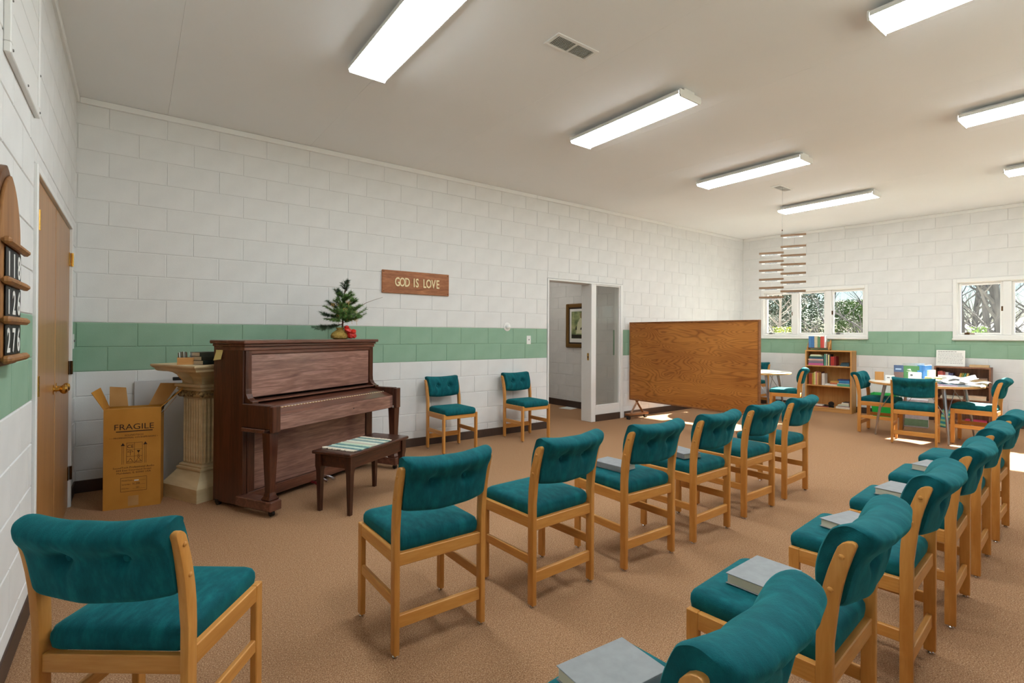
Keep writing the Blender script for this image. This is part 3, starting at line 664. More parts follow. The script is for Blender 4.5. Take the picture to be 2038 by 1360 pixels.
# pilasters that sweep forward into scrolls above the keys
for x0 in (0.012, PLEN-0.062):
    outline = [(DB-0.012, 1.184), (DB-0.012, 0.90), (DB-0.016, 0.86), (DB-0.034, 0.83), (DB-0.062, 0.812), (DB-0.085, 0.808), (DB-0.085, 0.796), (DB+0.02, 0.796), (DB+0.02, 1.184)]
    mb = MB(); mb.prism(outline, 'X', x0, x0+0.05); mb.build('pilaster', 'piano_walnut_z', pn, recalc=True)
pp('music_ledge', (0.063, PLEN-0.063, DB-0.07, DB+0.02, 0.800, 0.812), ch=0.003)
# key bed, arms, fallboard
KF = -0.62
pp('key_bed', (0.05, PLEN-0.05, KF+0.015, DB+0.02, 0.60, 0.672)); pp('key_slip', (0.05, PLEN-0.05, KF, KF+0.0145, 0.605, 0.712), 'piano_panel')
for x0 in (-0.012, PLEN-0.048):
    ar = pp('arm', (x0, x0+0.06, KF-0.004, DB-0.001, 0.62, 0.795), 'piano_walnut_z', 0.006)
    pp('arm_moulding', (x0-0.006, x0+0.066, KF+0.05, DB-0.001, 0.59, 0.619), ch=0.004)
    pp('arm_front', (x0-0.004, x0+0.066, KF-0.04, KF-0.0045, 0.60, 0.79), 'piano_walnut_z', 0.005, ar)
mb = MB(); mb.prism([(KF+0.005, 0.713), (KF+0.005, 0.722), (KF+0.10, 0.752), (KF+0.12, 0.752), (DB-0.005, 0.792), (DB+0.02, 0.792), (DB+0.02, 0.70), (KF+0.02, 0.70)], 'X', 0.052, PLEN-0.052)
fb = mb.build('fallboard', 'piano_walnut', pn, recalc=True)
mb = MB(); mb.box(0.055, PLEN-0.055, KF+0.001, KF+0.006, 0.7125, 0.719); mb.build('fallboard_edge', 'piano_panel', fb)
# thin bright hinge line along the closed fallboard
mb = MB(); mb.tube([(0.06, KF+0.105, 0.7545), (PLEN-0.06, KF+0.105, 0.7545)], 0.0028, 6); mb.build('hinge', 'brass', fb)
for k in range(44):
    x = 0.07+k*(PLEN-0.14)/43
    if k == 0: mb = MB(); mb.box(-0.009, 0.009, -0.004, 0.004, 0, 0.004, 0.001); kn = mb.mesh('hinge_knuckle', 'ivory')
    link('hinge_knuckle', kn, fb, T(x, KF+0.105, 0.7535))
mb = MB(); mb.lathe([(0.006, 0), (0.006, 0.002), (0.002, 0.003)], 10, M=T(0.86, KF, 0.665) @ RX(90)); mb.build('lock', 'black_paint', pn)
# lower part
pp('lower_panel', (0.10, PLEN-0.10, DB+0.004, DB+0.03, 0.125, 0.59), 'piano_panel')
pp('stile', (0.036, 0.099, DB-0.006, DB+0.03, 0.10, 0.599), 'piano_walnut_z'); pp('stile', (PLEN-0.099, PLEN-0.036, DB-0.006, DB+0.03, 0.10, 0.599), 'piano_walnut_z')
pp('bottom_rail', (0.0355, PLEN-0.0355, DB-0.012, DB+0.03, 0.045, 0.124)); mb = MB(); mb.lathe([(0.012, 0), (0.01, 0.003), (0.004, 0.005)], 12, M=T(0.60, DB+0.004, 0.545) @ RX(90)); mb.build('panel_catch', 'black_paint', pn)
for x in (0.012, PLEN-0.012):
    s = 1
    mb = MB()
    mb.rings([[(x-a, KF+0.018-a, z), (x+a, KF+0.018-a, z), (x+a, KF+0.018+a, z), (x-a, KF+0.018+a, z)] for a, z in ((0.03, 0.15), (0.024, 0.17), (0.024, 0.19), (0.030, 0.35), (0.036, 0.55), (0.038, 0.60))])
    lg = mb.build('leg', 'piano_walnut_z', pn)
    mb = MB(); mb.rings([[(x-a, KF+0.018-a, z), (x+a, KF+0.018-a, z), (x+a, KF+0.018+a, z), (x-a, KF+0.018+a, z)] for a, z in ((0.038, 0.115), (0.042, 0.125), (0.026, 0.152))]); mb.build('leg_foot', 'piano_walnut_z', lg)
    tb = pp('toe_block', (x-0.05, x+0.05, KF-0.045, DB+0.03, 0.045, 0.115), 'piano_walnut', 0.006)
    mb = MB(); cy_ = KF+0.0; mb.tube([(x-0.012, cy_, 0.021), (x+0.012, cy_, 0.021)], 0.021, 14); mb.box(x-0.016, x+0.016, cy_-0.008, cy_+0.016, 0.03, 0.047, 0.002); mb.build('caster', 'black_plastic', tb, smooth=True)
    mb = MB(); mb.tube([(x-0.012, -0.05, 0.021), (x+0.012, -0.05, 0.021)], 0.021, 12); mb.box(x-0.016, x+0.016, -0.06, -0.03, 0.02, 0.047); mb.build('caster', 'black_plastic', pn, smooth=True)
for x, mt in ((0.66, 'felt_red'), (0.76, 'chrome'), (0.84, 'chrome')):
    mb = MB(); mb.tube([(x, DB+0.02, 0.045), (x, DB-0.05, 0.042), (x, DB-0.10, 0.030)], [0.008, 0.012, 0.014], 8); mb.build('pedal', mt, pn, smooth=True)
# sticky note on the side
t = thing('sticky_note', T(PX, PY, 0, PA) @ T(0.030, -0.105, 1.085) @ RZ(0), 'yellow paper note curling off the left side of the piano', 'note')
mb = MB(); mb.rings([[(-0.031, -0.0, 0.145), (-0.031, 0.078, 0.145), (-0.0302, 0.078, 0.145), (-0.0302, 0.0, 0.145)], [(-0.0318, 0.0, 0.09), (-0.0318, 0.078, 0.085), (-0.031, 0.078, 0.085), (-0.031, 0.0, 0.09)], [(-0.042, 0.008, 0.03), (-0.046, 0.088, 0.02), (-0.045, 0.088, 0.02), (-0.041, 0.008, 0.03)]]); mb.build('sheet', 'note_yellow', t, recalc=True)

# little Christmas tree on the piano
tp = T(PX, PY, 0, PA) @ T(1.225, -0.15, 1.2625) @ RZ(-PA)
tr_ = thing('christmas_tree', tp, 'small sparse fir tree in burlap with red bow on top of the piano', 'christmas tree')
rnd = random.Random(3)
mb = MB(); mb.rings([[((r+0.004*math.sin(5*a+z*60))*1.25*math.cos(a)-0.02, (r+0.003*math.sin(4*a))*math.sin(a), z) for a in [2*math.pi*k/18 for k in range(18)]] for r, z in ((0.045, 0.0), (0.068, 0.012), (0.074, 0.035), (0.062, 0.06), (0.036, 0.08), (0.024, 0.092), (0.032, 0.112))]); mb.build('root_ball', 'burlap', tr_, smooth=True)
mb = MB(); mb.tube([(0, 0, 0.08), (0.005, 0, 0.2), (0.0, 0.0, 0.34), (0.02, 0, 0.45), (0.055, 0, 0.565)], [0.009, 0.008, 0.006, 0.004, 0.002], 8); mb.build('trunk', 'twig', tr_)
mb = MB()
for k, (ax, az, r1, r2, rot) in enumerate(((0.035, 0.085, 0.042, 0.026, 20), (0.075, 0.065, 0.044, 0.028, -25), (0.06, 0.038, 0.036, 0.032, 60), (0.02, 0.115, 0.026, 0.018, 0), (0.09, 0.04, 0.034, 0.024, 40))):
    mb.lathe([(0.002, -r2), (r1*0.7, -r2*0.7), (r1, 0), (r1*0.7, r2*0.7), (0.002, r2)], 12, M=T(ax, -0.065, az) @ RX(rot) @ RY(rot))
mb.build('bow', 'red_ribbon', tr_, smooth=True)
mb = MB(); mb.tube([(0.03, -0.06, 0.06), (0.05, -0.085, 0.03), (0.06, -0.09, 0.0135)], 0.011, 6); mb.tube([(0.06, -0.05, 0.05), (0.09, -0.075, 0.02), (0.10, -0.08, 0.0135)], 0.011, 6); mb.build('ribbon_tail', 'red_ribbon', tr_)
def fir_branch(p0, ang, el, ln, mat, curve=0.15):
    mb = MB(); d = Vector((math.cos(ang)*math.cos(el), math.sin(ang)*math.cos(el), math.sin(el)))
    segs = []
    def spray(p, d, ln, depth):
        pts = [p]; n = max(3, int(ln/0.025))
        for i in range(n): d = (d+Vector((0, 0, curve*0.12))+Vector((rnd.uniform(-.08, .08),)*3)).normalized(); pts.append(pts[-1]+d*ln/n)
        mb.tube(pts, [0.0028*(1-0.7*i/n) for i in range(n+1)], 4, mi=1, cap=False)
        for i in range(len(pts)-1):
            a, b_ = pts[i], pts[i+1]
            if depth == 0 and i < 1: continue
            for k in range(30):
                q = a.lerp(b_, rnd.random()); side = d.orthogonal().normalized(); side.rotate(Matrix.Rotation(rnd.uniform(0, 6.28), 3, d))
                nd = (d*0.75+side).normalized(); nl = rnd.uniform(0.022, 0.042); wv = nd.cross(d).normalized()*0.0018
                mb.add([q-wv, q+wv, q+nd*nl], [(0, 1, 2)])
        if depth < 1:
            for k in range(4):
                i = rnd.randint(1, len(pts)-2); sd = d.cross(Vector((0, 0, 1))).normalized()*(1 if k % 2 else -1)
                spray(pts[i], (d+sd*0.8).normalized(), ln*0.45, 1)
    spray(p0, d, ln, 0); mb.build('branch', [mat, 'twig'], tr_)
for (z, ang, el, ln, mt) in ((0.14, 180, -8, 0.24, 'needles_dark'), (0.15, 200, -20, 0.22, 'needles_dark'), (0.16, 0, 8, 0.22, 'needles'), (0.18, 330, 20, 0.20, 'needles'), (0.18, 260, 5, 0.16, 'needles'), (0.19, 170, 15, 0.20, 'needles_dark'), (0.2, 100, 10, 0.15, 'needles'), (0.22, 20, 25, 0.18, 'needles'),
                             (0.24, 230, 15, 0.15, 'needles'), (0.25, 300, 20, 0.14, 'needles'), (0.27, 165, 35, 0.18, 'needles_dark'), (0.28, 350, 35, 0.16, 'needles'), (0.3, 60, 30, 0.12, 'needles'), (0.32, 175, 60, 0.17, 'needles_dark'), (0.33, 280, 40, 0.12, 'needles'), (0.36, 10, 35, 0.12, 'needles'), (0.38, 200, 65, 0.10, 'needles_dark'), (0.42, 30, 62, 0.16, 'needles_dark'), (0.46, 60, 70, 0.11, 'needles_dark'), (0.17, 215, 12, 0.19, 'needles'), (0.18, 310, 8, 0.19, 'needles'), (0.2, 245, 22, 0.17, 'needles'), (0.21, 285, 15, 0.16, 'needles'), (0.23, 190, 22, 0.18, 'needles'), (0.24, 345, 22, 0.17, 'needles'), (0.27, 265, 28, 0.13, 'needles'), (0.29, 215, 35, 0.13, 'needles'), (0.3, 320, 38, 0.13, 'needles'), (0.34, 250, 45, 0.11, 'needles'), (0.37, 330, 50, 0.11, 'needles')):
    fir_branch(Vector((0.0 if z < 0.4 else 0.02*(z-0.36)/0.1, 0, z)), R(ang), R(el), ln, mt)
for k in range(11):
    a = rnd.uniform(0, 6.28); rr = rnd.uniform(0.05, 0.14); z = rnd.uniform(0.17, 0.40)
    mb = MB(); p = Vector((rr*math.cos(a), -abs(rr*math.sin(a)), z)); pts = [p+Vector((0.018*math.sin(2*math.pi*q/10), 0.004, 0.014*math.sin(4*math.pi*q/10))) for q in range(11)]
    mb.tube(pts, 0.0018, 4); mb.tube([p, p+Vector((0.008, 0, -0.05))], 0.0015, 4); mb.build('gold_bow', 'gold_string', tr_)
mb = MB(); mb.tube([(0.02, 0.0, 0.19), (0.10, 0.01, 0.25), (0.17, 0.02, 0.315), (0.25, 0.03, 0.365), (0.34, 0.04, 0.40), (0.43, 0.045, 0.43)], [0.0035, 0.003, 0.0028, 0.0025, 0.002, 0.0015], 6); mb.build('long_twig', 'twig', tr_)

# piano bench with rag mat
BM = T(1.864, -1.499, 0, 31.5)
t = thing('piano_bench', BM, 'dark mahogany piano bench with tapered legs before the piano', 'bench')
mb = MB(); mb.box(-0.375, 0.375, -0.178, 0.178, 0.428, 0.452, 0.006); mb.build('seat_top', 'bench_mahogany', t)
for y in (-0.150, 0.130): mb = MB(); mb.box(-0.30, 0.30, y, y+0.02, 0.335, 0.4275, 0.002); mb.build('apron', 'bench_mahogany', t)
for x in (-0.335, 0.315): mb = MB(); mb.box(x, x+0.02, -0.115, 0.115, 0.335, 0.4275, 0.002); mb.build('apron', 'bench_mahogany', t)
for sx_ in (-1, 1):
    for sy_ in (-1, 1):
        mb = MB(); cx, cy_ = sx_*0.327, sy_*0.137
        mb.rings([[(cx-a*sx_*0+dx*a, cy_+dy*a, z) for dx, dy in ((-1, -1), (1, -1), (1, 1), (-1, 1))] for a, z in ((0.013, 0), (0.020, 0.30), (0.0255, 0.335), (0.0255, 0.4275))]); mb.build('leg', 'bench_mahogany_z', t)
t = thing('rag_mat', BM @ T(-0.07, -0.005, 0.4525) @ RZ(-2), 'striped teal and cream rag mat lying on the piano bench', 'mat')
mb = MB(); nx, ny = 36, 10; vs = []
for i in range(nx+1):
    for j in range(ny+1): vs.append((-0.20+0.40*i/nx, -0.155+0.31*j/ny+0.004*math.sin(i*0.9), 0.006+0.002*math.sin(i*2.1+j)))
nv = len(vs); vs += [(x, y, 0.0006) for x, y, z in vs]
fs = [(i*(ny+1)+j, (i+1)*(ny+1)+j, (i+1)*(ny+1)+j+1, i*(ny+1)+j+1) for i in range(nx) for j in range(ny)]
fs += [tuple(reversed([q+nv for q in f])) for f in fs]
for i in range(nx):
    for j in (0, ny): a, b_ = i*(ny+1)+j, (i+1)*(ny+1)+j; fs.append((a, a+nv, b_+nv, b_) if j == 0 else (a, b_, b_+nv, a+nv))
for j in range(ny):
    for i in (0, nx): a, b_ = i*(ny+1)+j, i*(ny+1)+j+1; fs.append((a, b_, b_+nv, a+nv) if i == 0 else (a, a+nv, b_+nv, b_))
mb.add(vs, fs); mb.build('weave', 'rag_rug', t, smooth=True)
for sx_ in (-1, 1):
    mb = MB()
    for k in range(30):
        y = -0.15+0.30*k/29; mb.tube([(sx_*0.198, y, 0.006), (sx_*0.215, y+rnd.uniform(-.006, .006), 0.008), (sx_*rnd.uniform(0.222, 0.235), y+rnd.uniform(-.01, .01), 0.004)], 0.0035, 5)
    mb.build('fringe', 'rug_cream', t)

# ---------------------------------------------------------------- pedestal, box, board in the corner
PM = T(0.885, -0.565, 0, 27)
t = thing('pedestal', PM, 'cream wooden pedestal with fluted column beside the piano', 'pedestal')
def sq(a, z): return [(-a, -a, z), (a, -a, z), (a, a, z), (-a, a, z)]
mb = MB(); mb.rings([sq(a, z) for a, z in ((0.23, 0.0), (0.23, 0.105), (0.226, 0.11), (0.15, 0.215))]); mb.build('base', 'pedestal_cream', t)
mb = MB(); mb.rings([sq(a, z) for a, z in ((0.155, 0.2155), (0.158, 0.226), (0.155, 0.236), (0.142, 0.240), (0.145, 0.252), (0.13, 0.262))]); mb.build('base_moulding', 'pedestal_cream', t)
mb = MB(); mb.rings([sq(0.122, 0.262), sq(0.122, 0.795)]); col_ = mb.build('column', 'pedestal_cream', t)
for face in range(4):
    for k in range(7):
        mb_ = MB(); x = -0.098+k*0.0327
        mb_.tube([(x, -0.123, 0.275), (x, -0.123, 0.785)], 0.0095, 6); me = mb_.mesh('flute', 'pedestal_cream', smooth=True) if face == 0 else None
        if face == 0: globals().setdefault('FL', []).append(me)
        link('flute', FL[k], col_, RZ(90*face))
mb = MB(); mb.rings([sq(a, z) for a, z in ((0.128, 0.7955), (0.132, 0.80), (0.132, 0.845), (0.128, 0.85))]); cap = mb.build('capital', 'pedestal_carved', t)
for face in range(4):
    for s in (-1, 1):
        mb = MB(); pts = [(s*(0.132+0.024*math.cos(a)*(1-a/14)), -0.14, 0.822+0.024*math.sin(a)*(1-a/14)) for a in [q*0.5 for q in range(22)]]
        mb.tube(pts, 0.005, 5); mb.tube([(s*0.132, -0.145, 0.822), (s*0.132, -0.10, 0.822)], 0.026, 14); link('scroll', mb.mesh('scroll', 'pedestal_carved', smooth=True), cap, RZ(90*face))
    mb = MB(); mb.tube([(-0.11+0.0075*k, -0.137, 0.822+0.014*math.sin(k*0.8)) for k in range(30)], 0.004, 5); link('leaf_carving', mb.mesh('leaf_carving', 'pedestal_carved'), cap, RZ(90*face))
mb = MB(); mb.rings([sq(a, z) for a, z in ((0.15, 0.851), (0.158, 0.862), (0.15, 0.87), (0.17, 0.885), (0.17, 0.90), (0.16, 0.905))]); mb.build('abacus', 'pedestal_cream', t)
mb = MB(); mb.rings([sq(a, z) for a, z in ((0.13, 0.9055), (0.13, 0.93), (0.145, 0.965), (0.18, 0.995), (0.215, 1.008))]); mb.build('neck', 'pedestal_cream', t)
for face in range(4):
    mb = MB(); mb.prism([(-0.13, 0.906), (-0.13, 1.007), (-0.25, 1.007), (-0.235, 0.975), (-0.20, 0.935), (-0.16, 0.912)], 'X', -0.012, 0.012); link('bracket', mb.mesh('bracket', 'pedestal_cream', recalc=True), t, RZ(90*face))
mb = MB(); mb.rings([sq(a, z) for a, z in ((0.25, 1.0085), (0.262, 1.015), (0.268, 1.03), (0.285, 1.045), (0.29, 1.052), (0.29, 1.062), (0.284, 1.066))]); mb.build('top_slab', 'pedestal_cream', t)
PT = PM @ T(0, 0, 1.0665)
o = thing('pencil_box', PT @ T(-0.205, -0.045, 0) @ RZ(-30), 'small wooden box holding pencils and cards on the pedestal', 'box')
mb = MB(); 
for bx in ((-0.06, 0.06, -0.04, 0.04, 0, 0.006), (-0.06, 0.06, -0.04, -0.034, 0.006, 0.055), (-0.06, 0.06, 0.034, 0.04, 0.006, 0.055), (-0.06, -0.054, -0.034, 0.034, 0.006, 0.055), (0.054, 0.06, -0.034, 0.034, 0.006, 0.055)): mb.box(*bx)
mb.build('tray', 'shelf_oak_x', o)
for k in range(9):
    mb = MB(); x = -0.048+0.007*k; mb.tube([(x, rnd.uniform(-.02, .02), 0.008), (x-0.004, rnd.uniform(-.02, .02), 0.09+rnd.uniform(0, .012))], 0.0032, 6); mb.build('pencil', ['twig', 'paper', 'grey_metal', 'twig'][k % 4], o)
for k, (x, mt) in enumerate(((0.02, 'paper'), (0.03, colour((190, 205, 220))), (0.042, 'paper'))):
    mb = MB(); mb.box(x, x+0.002, -0.028, 0.028, 0.008, 0.10-0.006*k, 0.0005); mb.build('card', mt, o)
for k in range(3):
    shelf_book(PT @ T(-0.075-0.006*k, -0.20+0.004*k, 0.0005+0.0325*k) @ RZ(6-4*k), 0.20, 0.14, 0.032, (44, 44, 30) if k else (30, 44, 40), ['dark hymnal at the bottom of the stack of three on the pedestal', 'dark hymnal in the middle of the stack of three on the pedestal', 'dark hymnal on top of the stack of three on the pedestal'][k], 'hymnals on the pedestal', True)
# cardboard carton
BXM = T(0.212, -0.655, 0, -7.7)
bw, bd, bh = 0.352, 0.20, 0.742
t = thing('cardboard_box', BXM, 'tall open cardboard box printed FRAGILE beside the closet doors', 'box')
mb = MB()
for bx in ((0, bw, 0, 0.004, 0, bh), (0, bw, bd-0.004, bd, 0, bh), (0, 0.004, 0.004, bd-0.004, 0, bh), (bw-0.004, bw, 0.004, bd-0.004, 0, bh), (0.004, bw-0.004, 0.004, bd-0.004, 0.0, 0.005)): mb.box(*bx)
mb.build('carton', 'cardboard', t)
def flap(pts, th=0.004, mat='cardboard'):
    a, b_, c, d = [Vector(p) for p in pts]; n = (b_-a).cross(d-a).normalized()*th; mb = MB(); mb.rings([[a, b_, c, d], [a+n, b_+n, c+n, d+n]]); mb.build('flap', ['cardboard', 'cardboard_inside'][mat == 'in'], t, recalc=True)
flap([(0, 0.0, bh), (0, bd*0.98, bh), (-0.055, bd*0.95, bh+0.15), (-0.075, 0.01, bh+0.13)]); flap([(0.002, bd-0.002, bh), (0.12, bd-0.002, bh), (0.10, bd+0.04, bh+0.14), (-0.005, bd+0.05, bh+0.15)], mat='in')
flap([(bw, bd*0.98, bh), (bw, 0, bh), (bw+0.13, 0.02, bh+0.12), (bw+0.13, bd*0.96, bh+0.13)]); flap([(bw-0.1, bd-0.002, bh), (bw-0.001, bd-0.002, bh), (bw+0.10, bd+0.06, bh+0.16), (bw-0.03, bd+0.06, bh+0.165)], mat='in')
flap([(0.004, 0.006, bh-0.003), (bw-0.004, 0.006, bh-0.003), (bw-0.004, 0.15, bh-0.012), (0.004, 0.15, bh-0.012)], 0.003)
mb = MB(); mb.box(0.15, 0.215, -0.0006, 0.0002, 0.015, 0.09); mb.build('tape', 'cardboard_inside', t)
def ptx(s, size, x, z, align='CENTER', sx=1.0, mat='ink'): return link('lettering', text_mesh(s, size, mat, 0, align, sx), t, T(x, -0.0008, z) @ FRONT)
ptx('FRAGILE', 0.060, 0.185, 0.588, sx=1.12)
def line(x0, x1, z0, z1): mb = MB(); mb.box(x0, x1, -0.0008, -0.0002, z0, z1); return mb
line(0.075, 0.30, 0.571, 0.578).build('rule', 'ink', t)
ptx('SOUNDTECH', 0.016, 0.185, 0.541, sx=1.2); ptx('\u2022 \u2022 PROFESSIONAL LOUDSPEAKERS \u2022', 0.016, 0.185, 0.522, sx=1.15)
mb = MB(); x0, x1, z0, z1 = 0.140, 0.236, 0.335, 0.488
for a in (x0, (x0+x1)/2, x1): mb.box(a-0.001, a+0.001, -0.0008, -0.0002, z0, z1)
for k in range(4): zz = z0+(z1-z0)*k/3; mb.box(x0, x1, -0.0008, -0.0002, zz-0.001, zz+0.001)
for a in (0.112, 0.122, 0.250, 0.260): mb.box(a-0.0008, a+0.0008, -0.0008, -0.0002, 0.33, 0.47)
for a in (0.117, 0.255): mb.add([(a-0.013, -0.0008, 0.468), (a+0.013, -0.0008, 0.468), (a, -0.0008, 0.490)], [(0, 1, 2)])
# pictograms: umbrella, goblet, two stacking marks
ux, uz = 0.163, 0.408
mb.tube([(ux+0.016*math.cos(R(a)), -0.0006, uz+0.010+0.012*math.sin(R(a))) for a in range(0, 181, 20)], 0.0012, 4); mb.box(ux-0.001, ux+0.001, -0.0008, -0.0002, uz-0.014, uz+0.02); mb.box(ux-0.016, ux+0.016, -0.0008, -0.0002, uz+0.009, uz+0.011)
gx, gz = 0.213, 0.408
mb.add([(gx-0.011, -0.0008, gz+0.02), (gx, -0.0008, gz), (gx+0.011, -0.0008, gz+0.02)], [(0, 1, 2)]); mb.box(gx-0.001, gx+0.001, -0.0008, -0.0002, gz-0.014, gz); mb.box(gx-0.009, gx+0.009, -0.0008, -0.0002, gz-0.016, gz-0.014)
for cx in (0.163, 0.213):
    mb.tube([(cx-0.02, -0.0006, 0.345), (cx-0.012, -0.0006, 0.352), (cx, -0.0006, 0.372), (cx+0.012, -0.0006, 0.352), (cx+0.02, -0.0006, 0.345), (cx-0.02, -0.0006, 0.345)], 0.0012, 4)
mb.tube([(0.213+0.006*math.cos(R(a)), -0.0006, 0.379+0.006*math.sin(R(a))) for a in range(0, 361, 30)], 0.0012, 4)
mb.build('pictograms', 'ink', t); ptx('CE', 0.034, 0.163, 0.449)
ptx('SoundTech Professional Audio', 0.019, 0.185, 0.298, sx=1.08); ptx('444 East Courtland Street', 0.019, 0.185, 0.278, sx=1.08); ptx('Mundelein, IL 60060 USA', 0.019, 0.185, 0.258, sx=1.08)
mb = MB(); x0, x1, z0, z1 = 0.105, 0.265, 0.125, 0.228
for a in (x0, x1): mb.box(a-0.001, a+0.001, -0.0008, -0.0002, z0, z1)
for zz in (z0, z1): mb.box(x0, x1, -0.0008, -0.0002, zz-0.001, zz+0.001)
for zz in (0.202, 0.172, 0.142): mb.box(0.178, 0.258, -0.0008, -0.0002, zz-0.0005, zz+0.0005)
mb.build('label_frame', 'ink', t)
for s_, z in (('Model/Type:', 0.203), ('Serial No.:', 0.173), ('P/O No.:', 0.143)): ptx(s_, 0.013, 0.112, z, 'LEFT')
ptx('H 208', 0.018, 0.20, 0.175); ptx('201', 0.016, 0.21, 0.145); mb = line(0.188, 0.216, 0.199, 0.207); mb.build('sticker', 'paper', t)
# sheets stuck in the carton, white board behind
t = thing('folder_papers', BXM @ T(bw-0.02, 0.10, bh-0.05) @ RY(35), 'folders and a yellow note sticking out of the cardboard box', 'papers')
for k in range(3):
    mb = MB(); mb.box(-0.002+0.012*k, 0.0005+0.012*k, -0.06, 0.09, 0.0, 0.175-0.012*k, 0.0004); mb.build('sheet', ['dark_void', 'paper', 'cardboard_inside'][k], t)
mb = MB(); mb.box(-0.0045, -0.003, -0.03, 0.05, 0.08, 0.15); mb.build('note', 'note_yellow', t)
o = thing('white_board', T(0.395, -0.115, 0) @ RX(-5.5), 'plain white board leaning on the wall behind the cardboard box', 'board')
mb = MB(); mb.box(0, 0.40, 0, 0.012, 0.004, 0.905, 0.002); mb.build('panel', 'whiteboard', o)
mb = MB(); mb.box(0.275, 0.39, -0.004, 0.016, 0.895, 0.925, 0.002); mb.build('clip', 'black_paint', o)

# ---------------------------------------------------------------- things on the walls
hb = thing('hymn_board', LW @ T(L(-2.905), -0.001, 1.195), 'arched wooden hymn board showing 118, 126 and 276 on the left wall', 'hymn board')
def arch(hw, h, sh, z0=0.0):
    pts = [(-hw, z0), (hw, z0), (hw, sh)]
    n = 10; rad = (hw*hw+(h-sh)**2)/(2*hw)*1.0; a1 = math.asin(min(1, (h-sh)/rad))
    pts += [(hw-rad+rad*math.cos(a1*k/n), sh+rad*math.sin(a1*k/n)) for k in range(1, n+1)]
    pts += [(-(hw-rad+rad*math.cos(a1*k/n)), sh+rad*math.sin(a1*k/n)) for k in range(n-1, -1, -1)]
    return pts
mb = MB(); mb.prism(arch(0.205, 0.715, 0.44), 'Y', -0.022, 0); mb.build('back_board', 'board_wood_dark', hb, bev=0.005)
mb = MB(); mb.prism(arch(0.178, 0.678, 0.44, 0.02), 'Y', -0.034, -0.0225); mb.build('face_board', 'board_wood', hb, bev=0.004)
for k, z in enumerate((0.425, 0.292, 0.160, 0.027)):
    mb = MB(); mb.box(-0.19, 0.19, -0.062, -0.0345, z-0.013, z+0.013, 0.009); mb.build('rail', 'board_wood', hb, smooth=True)
for k, num in enumerate(('118', '126', '276')):
    zb = (0.306, 0.174, 0.041)[k]
    for q, dg in enumerate(num):
        mb = MB(); x0 = -0.135+q*0.092; mb.box(x0, x0+0.09, -0.040, -0.0375, zb, zb+0.104, 0.0006); cd = mb.build('number_card', 'black_paint', hb)
        link('digit', text_mesh(dg, 0.118, 'number_white', 0.0004, 'CENTER', 0.95), cd, T(x0+0.045, -0.0412, zb+0.010) @ FRONT)
sg = thing('wall_sign', T(2.623, -0.022, 1.778), 'carved wooden sign reading GOD IS LOVE on the back wall', 'sign')
mb = MB(); mb.box(0, 0.857, 0, 0.021, 0, 0.26, 0.005); mb.build('board', 'sign_wood', sg)
for x, z in ((0.02, 0.02), (0.837, 0.02), (0.02, 0.24), (0.837, 0.24)):
    mb = MB(); mb.lathe([(0.006, 0), (0.005, 0.002), (0.001, 0.003)], 8, M=T(x, 0, z) @ RX(90)); mb.build('screw', 'bronze_dark', sg)
xc = 0.155
for chx, wd in (('G', 0.052), ('O', 0.056), ('D', 0.055), (' ', 0.036), ('I', 0.022), ('S', 0.050), (' ', 0.040), ('L', 0.042), ('O', 0.056), ('V', 0.056), ('E', 0.046)):
    if chx != ' ':
        me = text_mesh(chx, 0.142, 'letter_cream', 0.004, 'CENTER', 0.62); link('letter', me, sg, T(xc+wd/2, -0.0035, 0.083) @ FRONT)
    xc += wd*1.12
t = thing('wall_bell', T(4.375, 0, 1.416), 'round white domed fitting on the back wall, above the light switch', 'wall fitting')
mb = MB(); mb.lathe([(0.056, 0), (0.056, 0.006), (0.048, 0.010), (0.040, 0.010)], 28, M=RX(90)); mb.build('base_ring', 'plastic_white', t, smooth=True)
mb = MB(); mb.lathe([(0.034, 0.0095), (0.034, 0.016), (0.028, 0.030), (0.016, 0.038), (0.003, 0.040)], 24, M=RX(90)); mb.build('dome', 'plastic_white', t, smooth=True)
def switch(M, label):
    t = thing('light_switch', M, label, 'light switch', 'light switches')
    mb = MB(); mb.box(-0.036, 0.036, -0.006, 0, -0.058, 0.058, 0.003); mb.build('plate', 'plastic_white', t)
    mb = MB(); mb.box(-0.005, 0.005, -0.016, -0.0062, -0.004, 0.014, 0.002); mb.build('toggle', 'grey_metal', t)
switch(T(4.742, 0, 1.242), 'white light switch on the green band near the doorway')
switch(LW @ T(L(-0.16), 0, 1.242), 'white light switch on the green band right of the closet doors')
t = thing('wall_outlet', T(3.86, 0, 0.315), 'white wall outlet behind the chairs along the wall', 'outlet')
mb = MB(); mb.box(-0.035, 0.035, -0.005, 0, -0.057, 0.057, 0.003); mb.build('plate', 'plastic_white', t)
for z in (-0.02, 0.02): mb = MB(); mb.box(-0.016, 0.016, -0.007, -0.0052, z-0.013, z+0.013, 0.001); mb.build('socket', 'fixture_white', t)
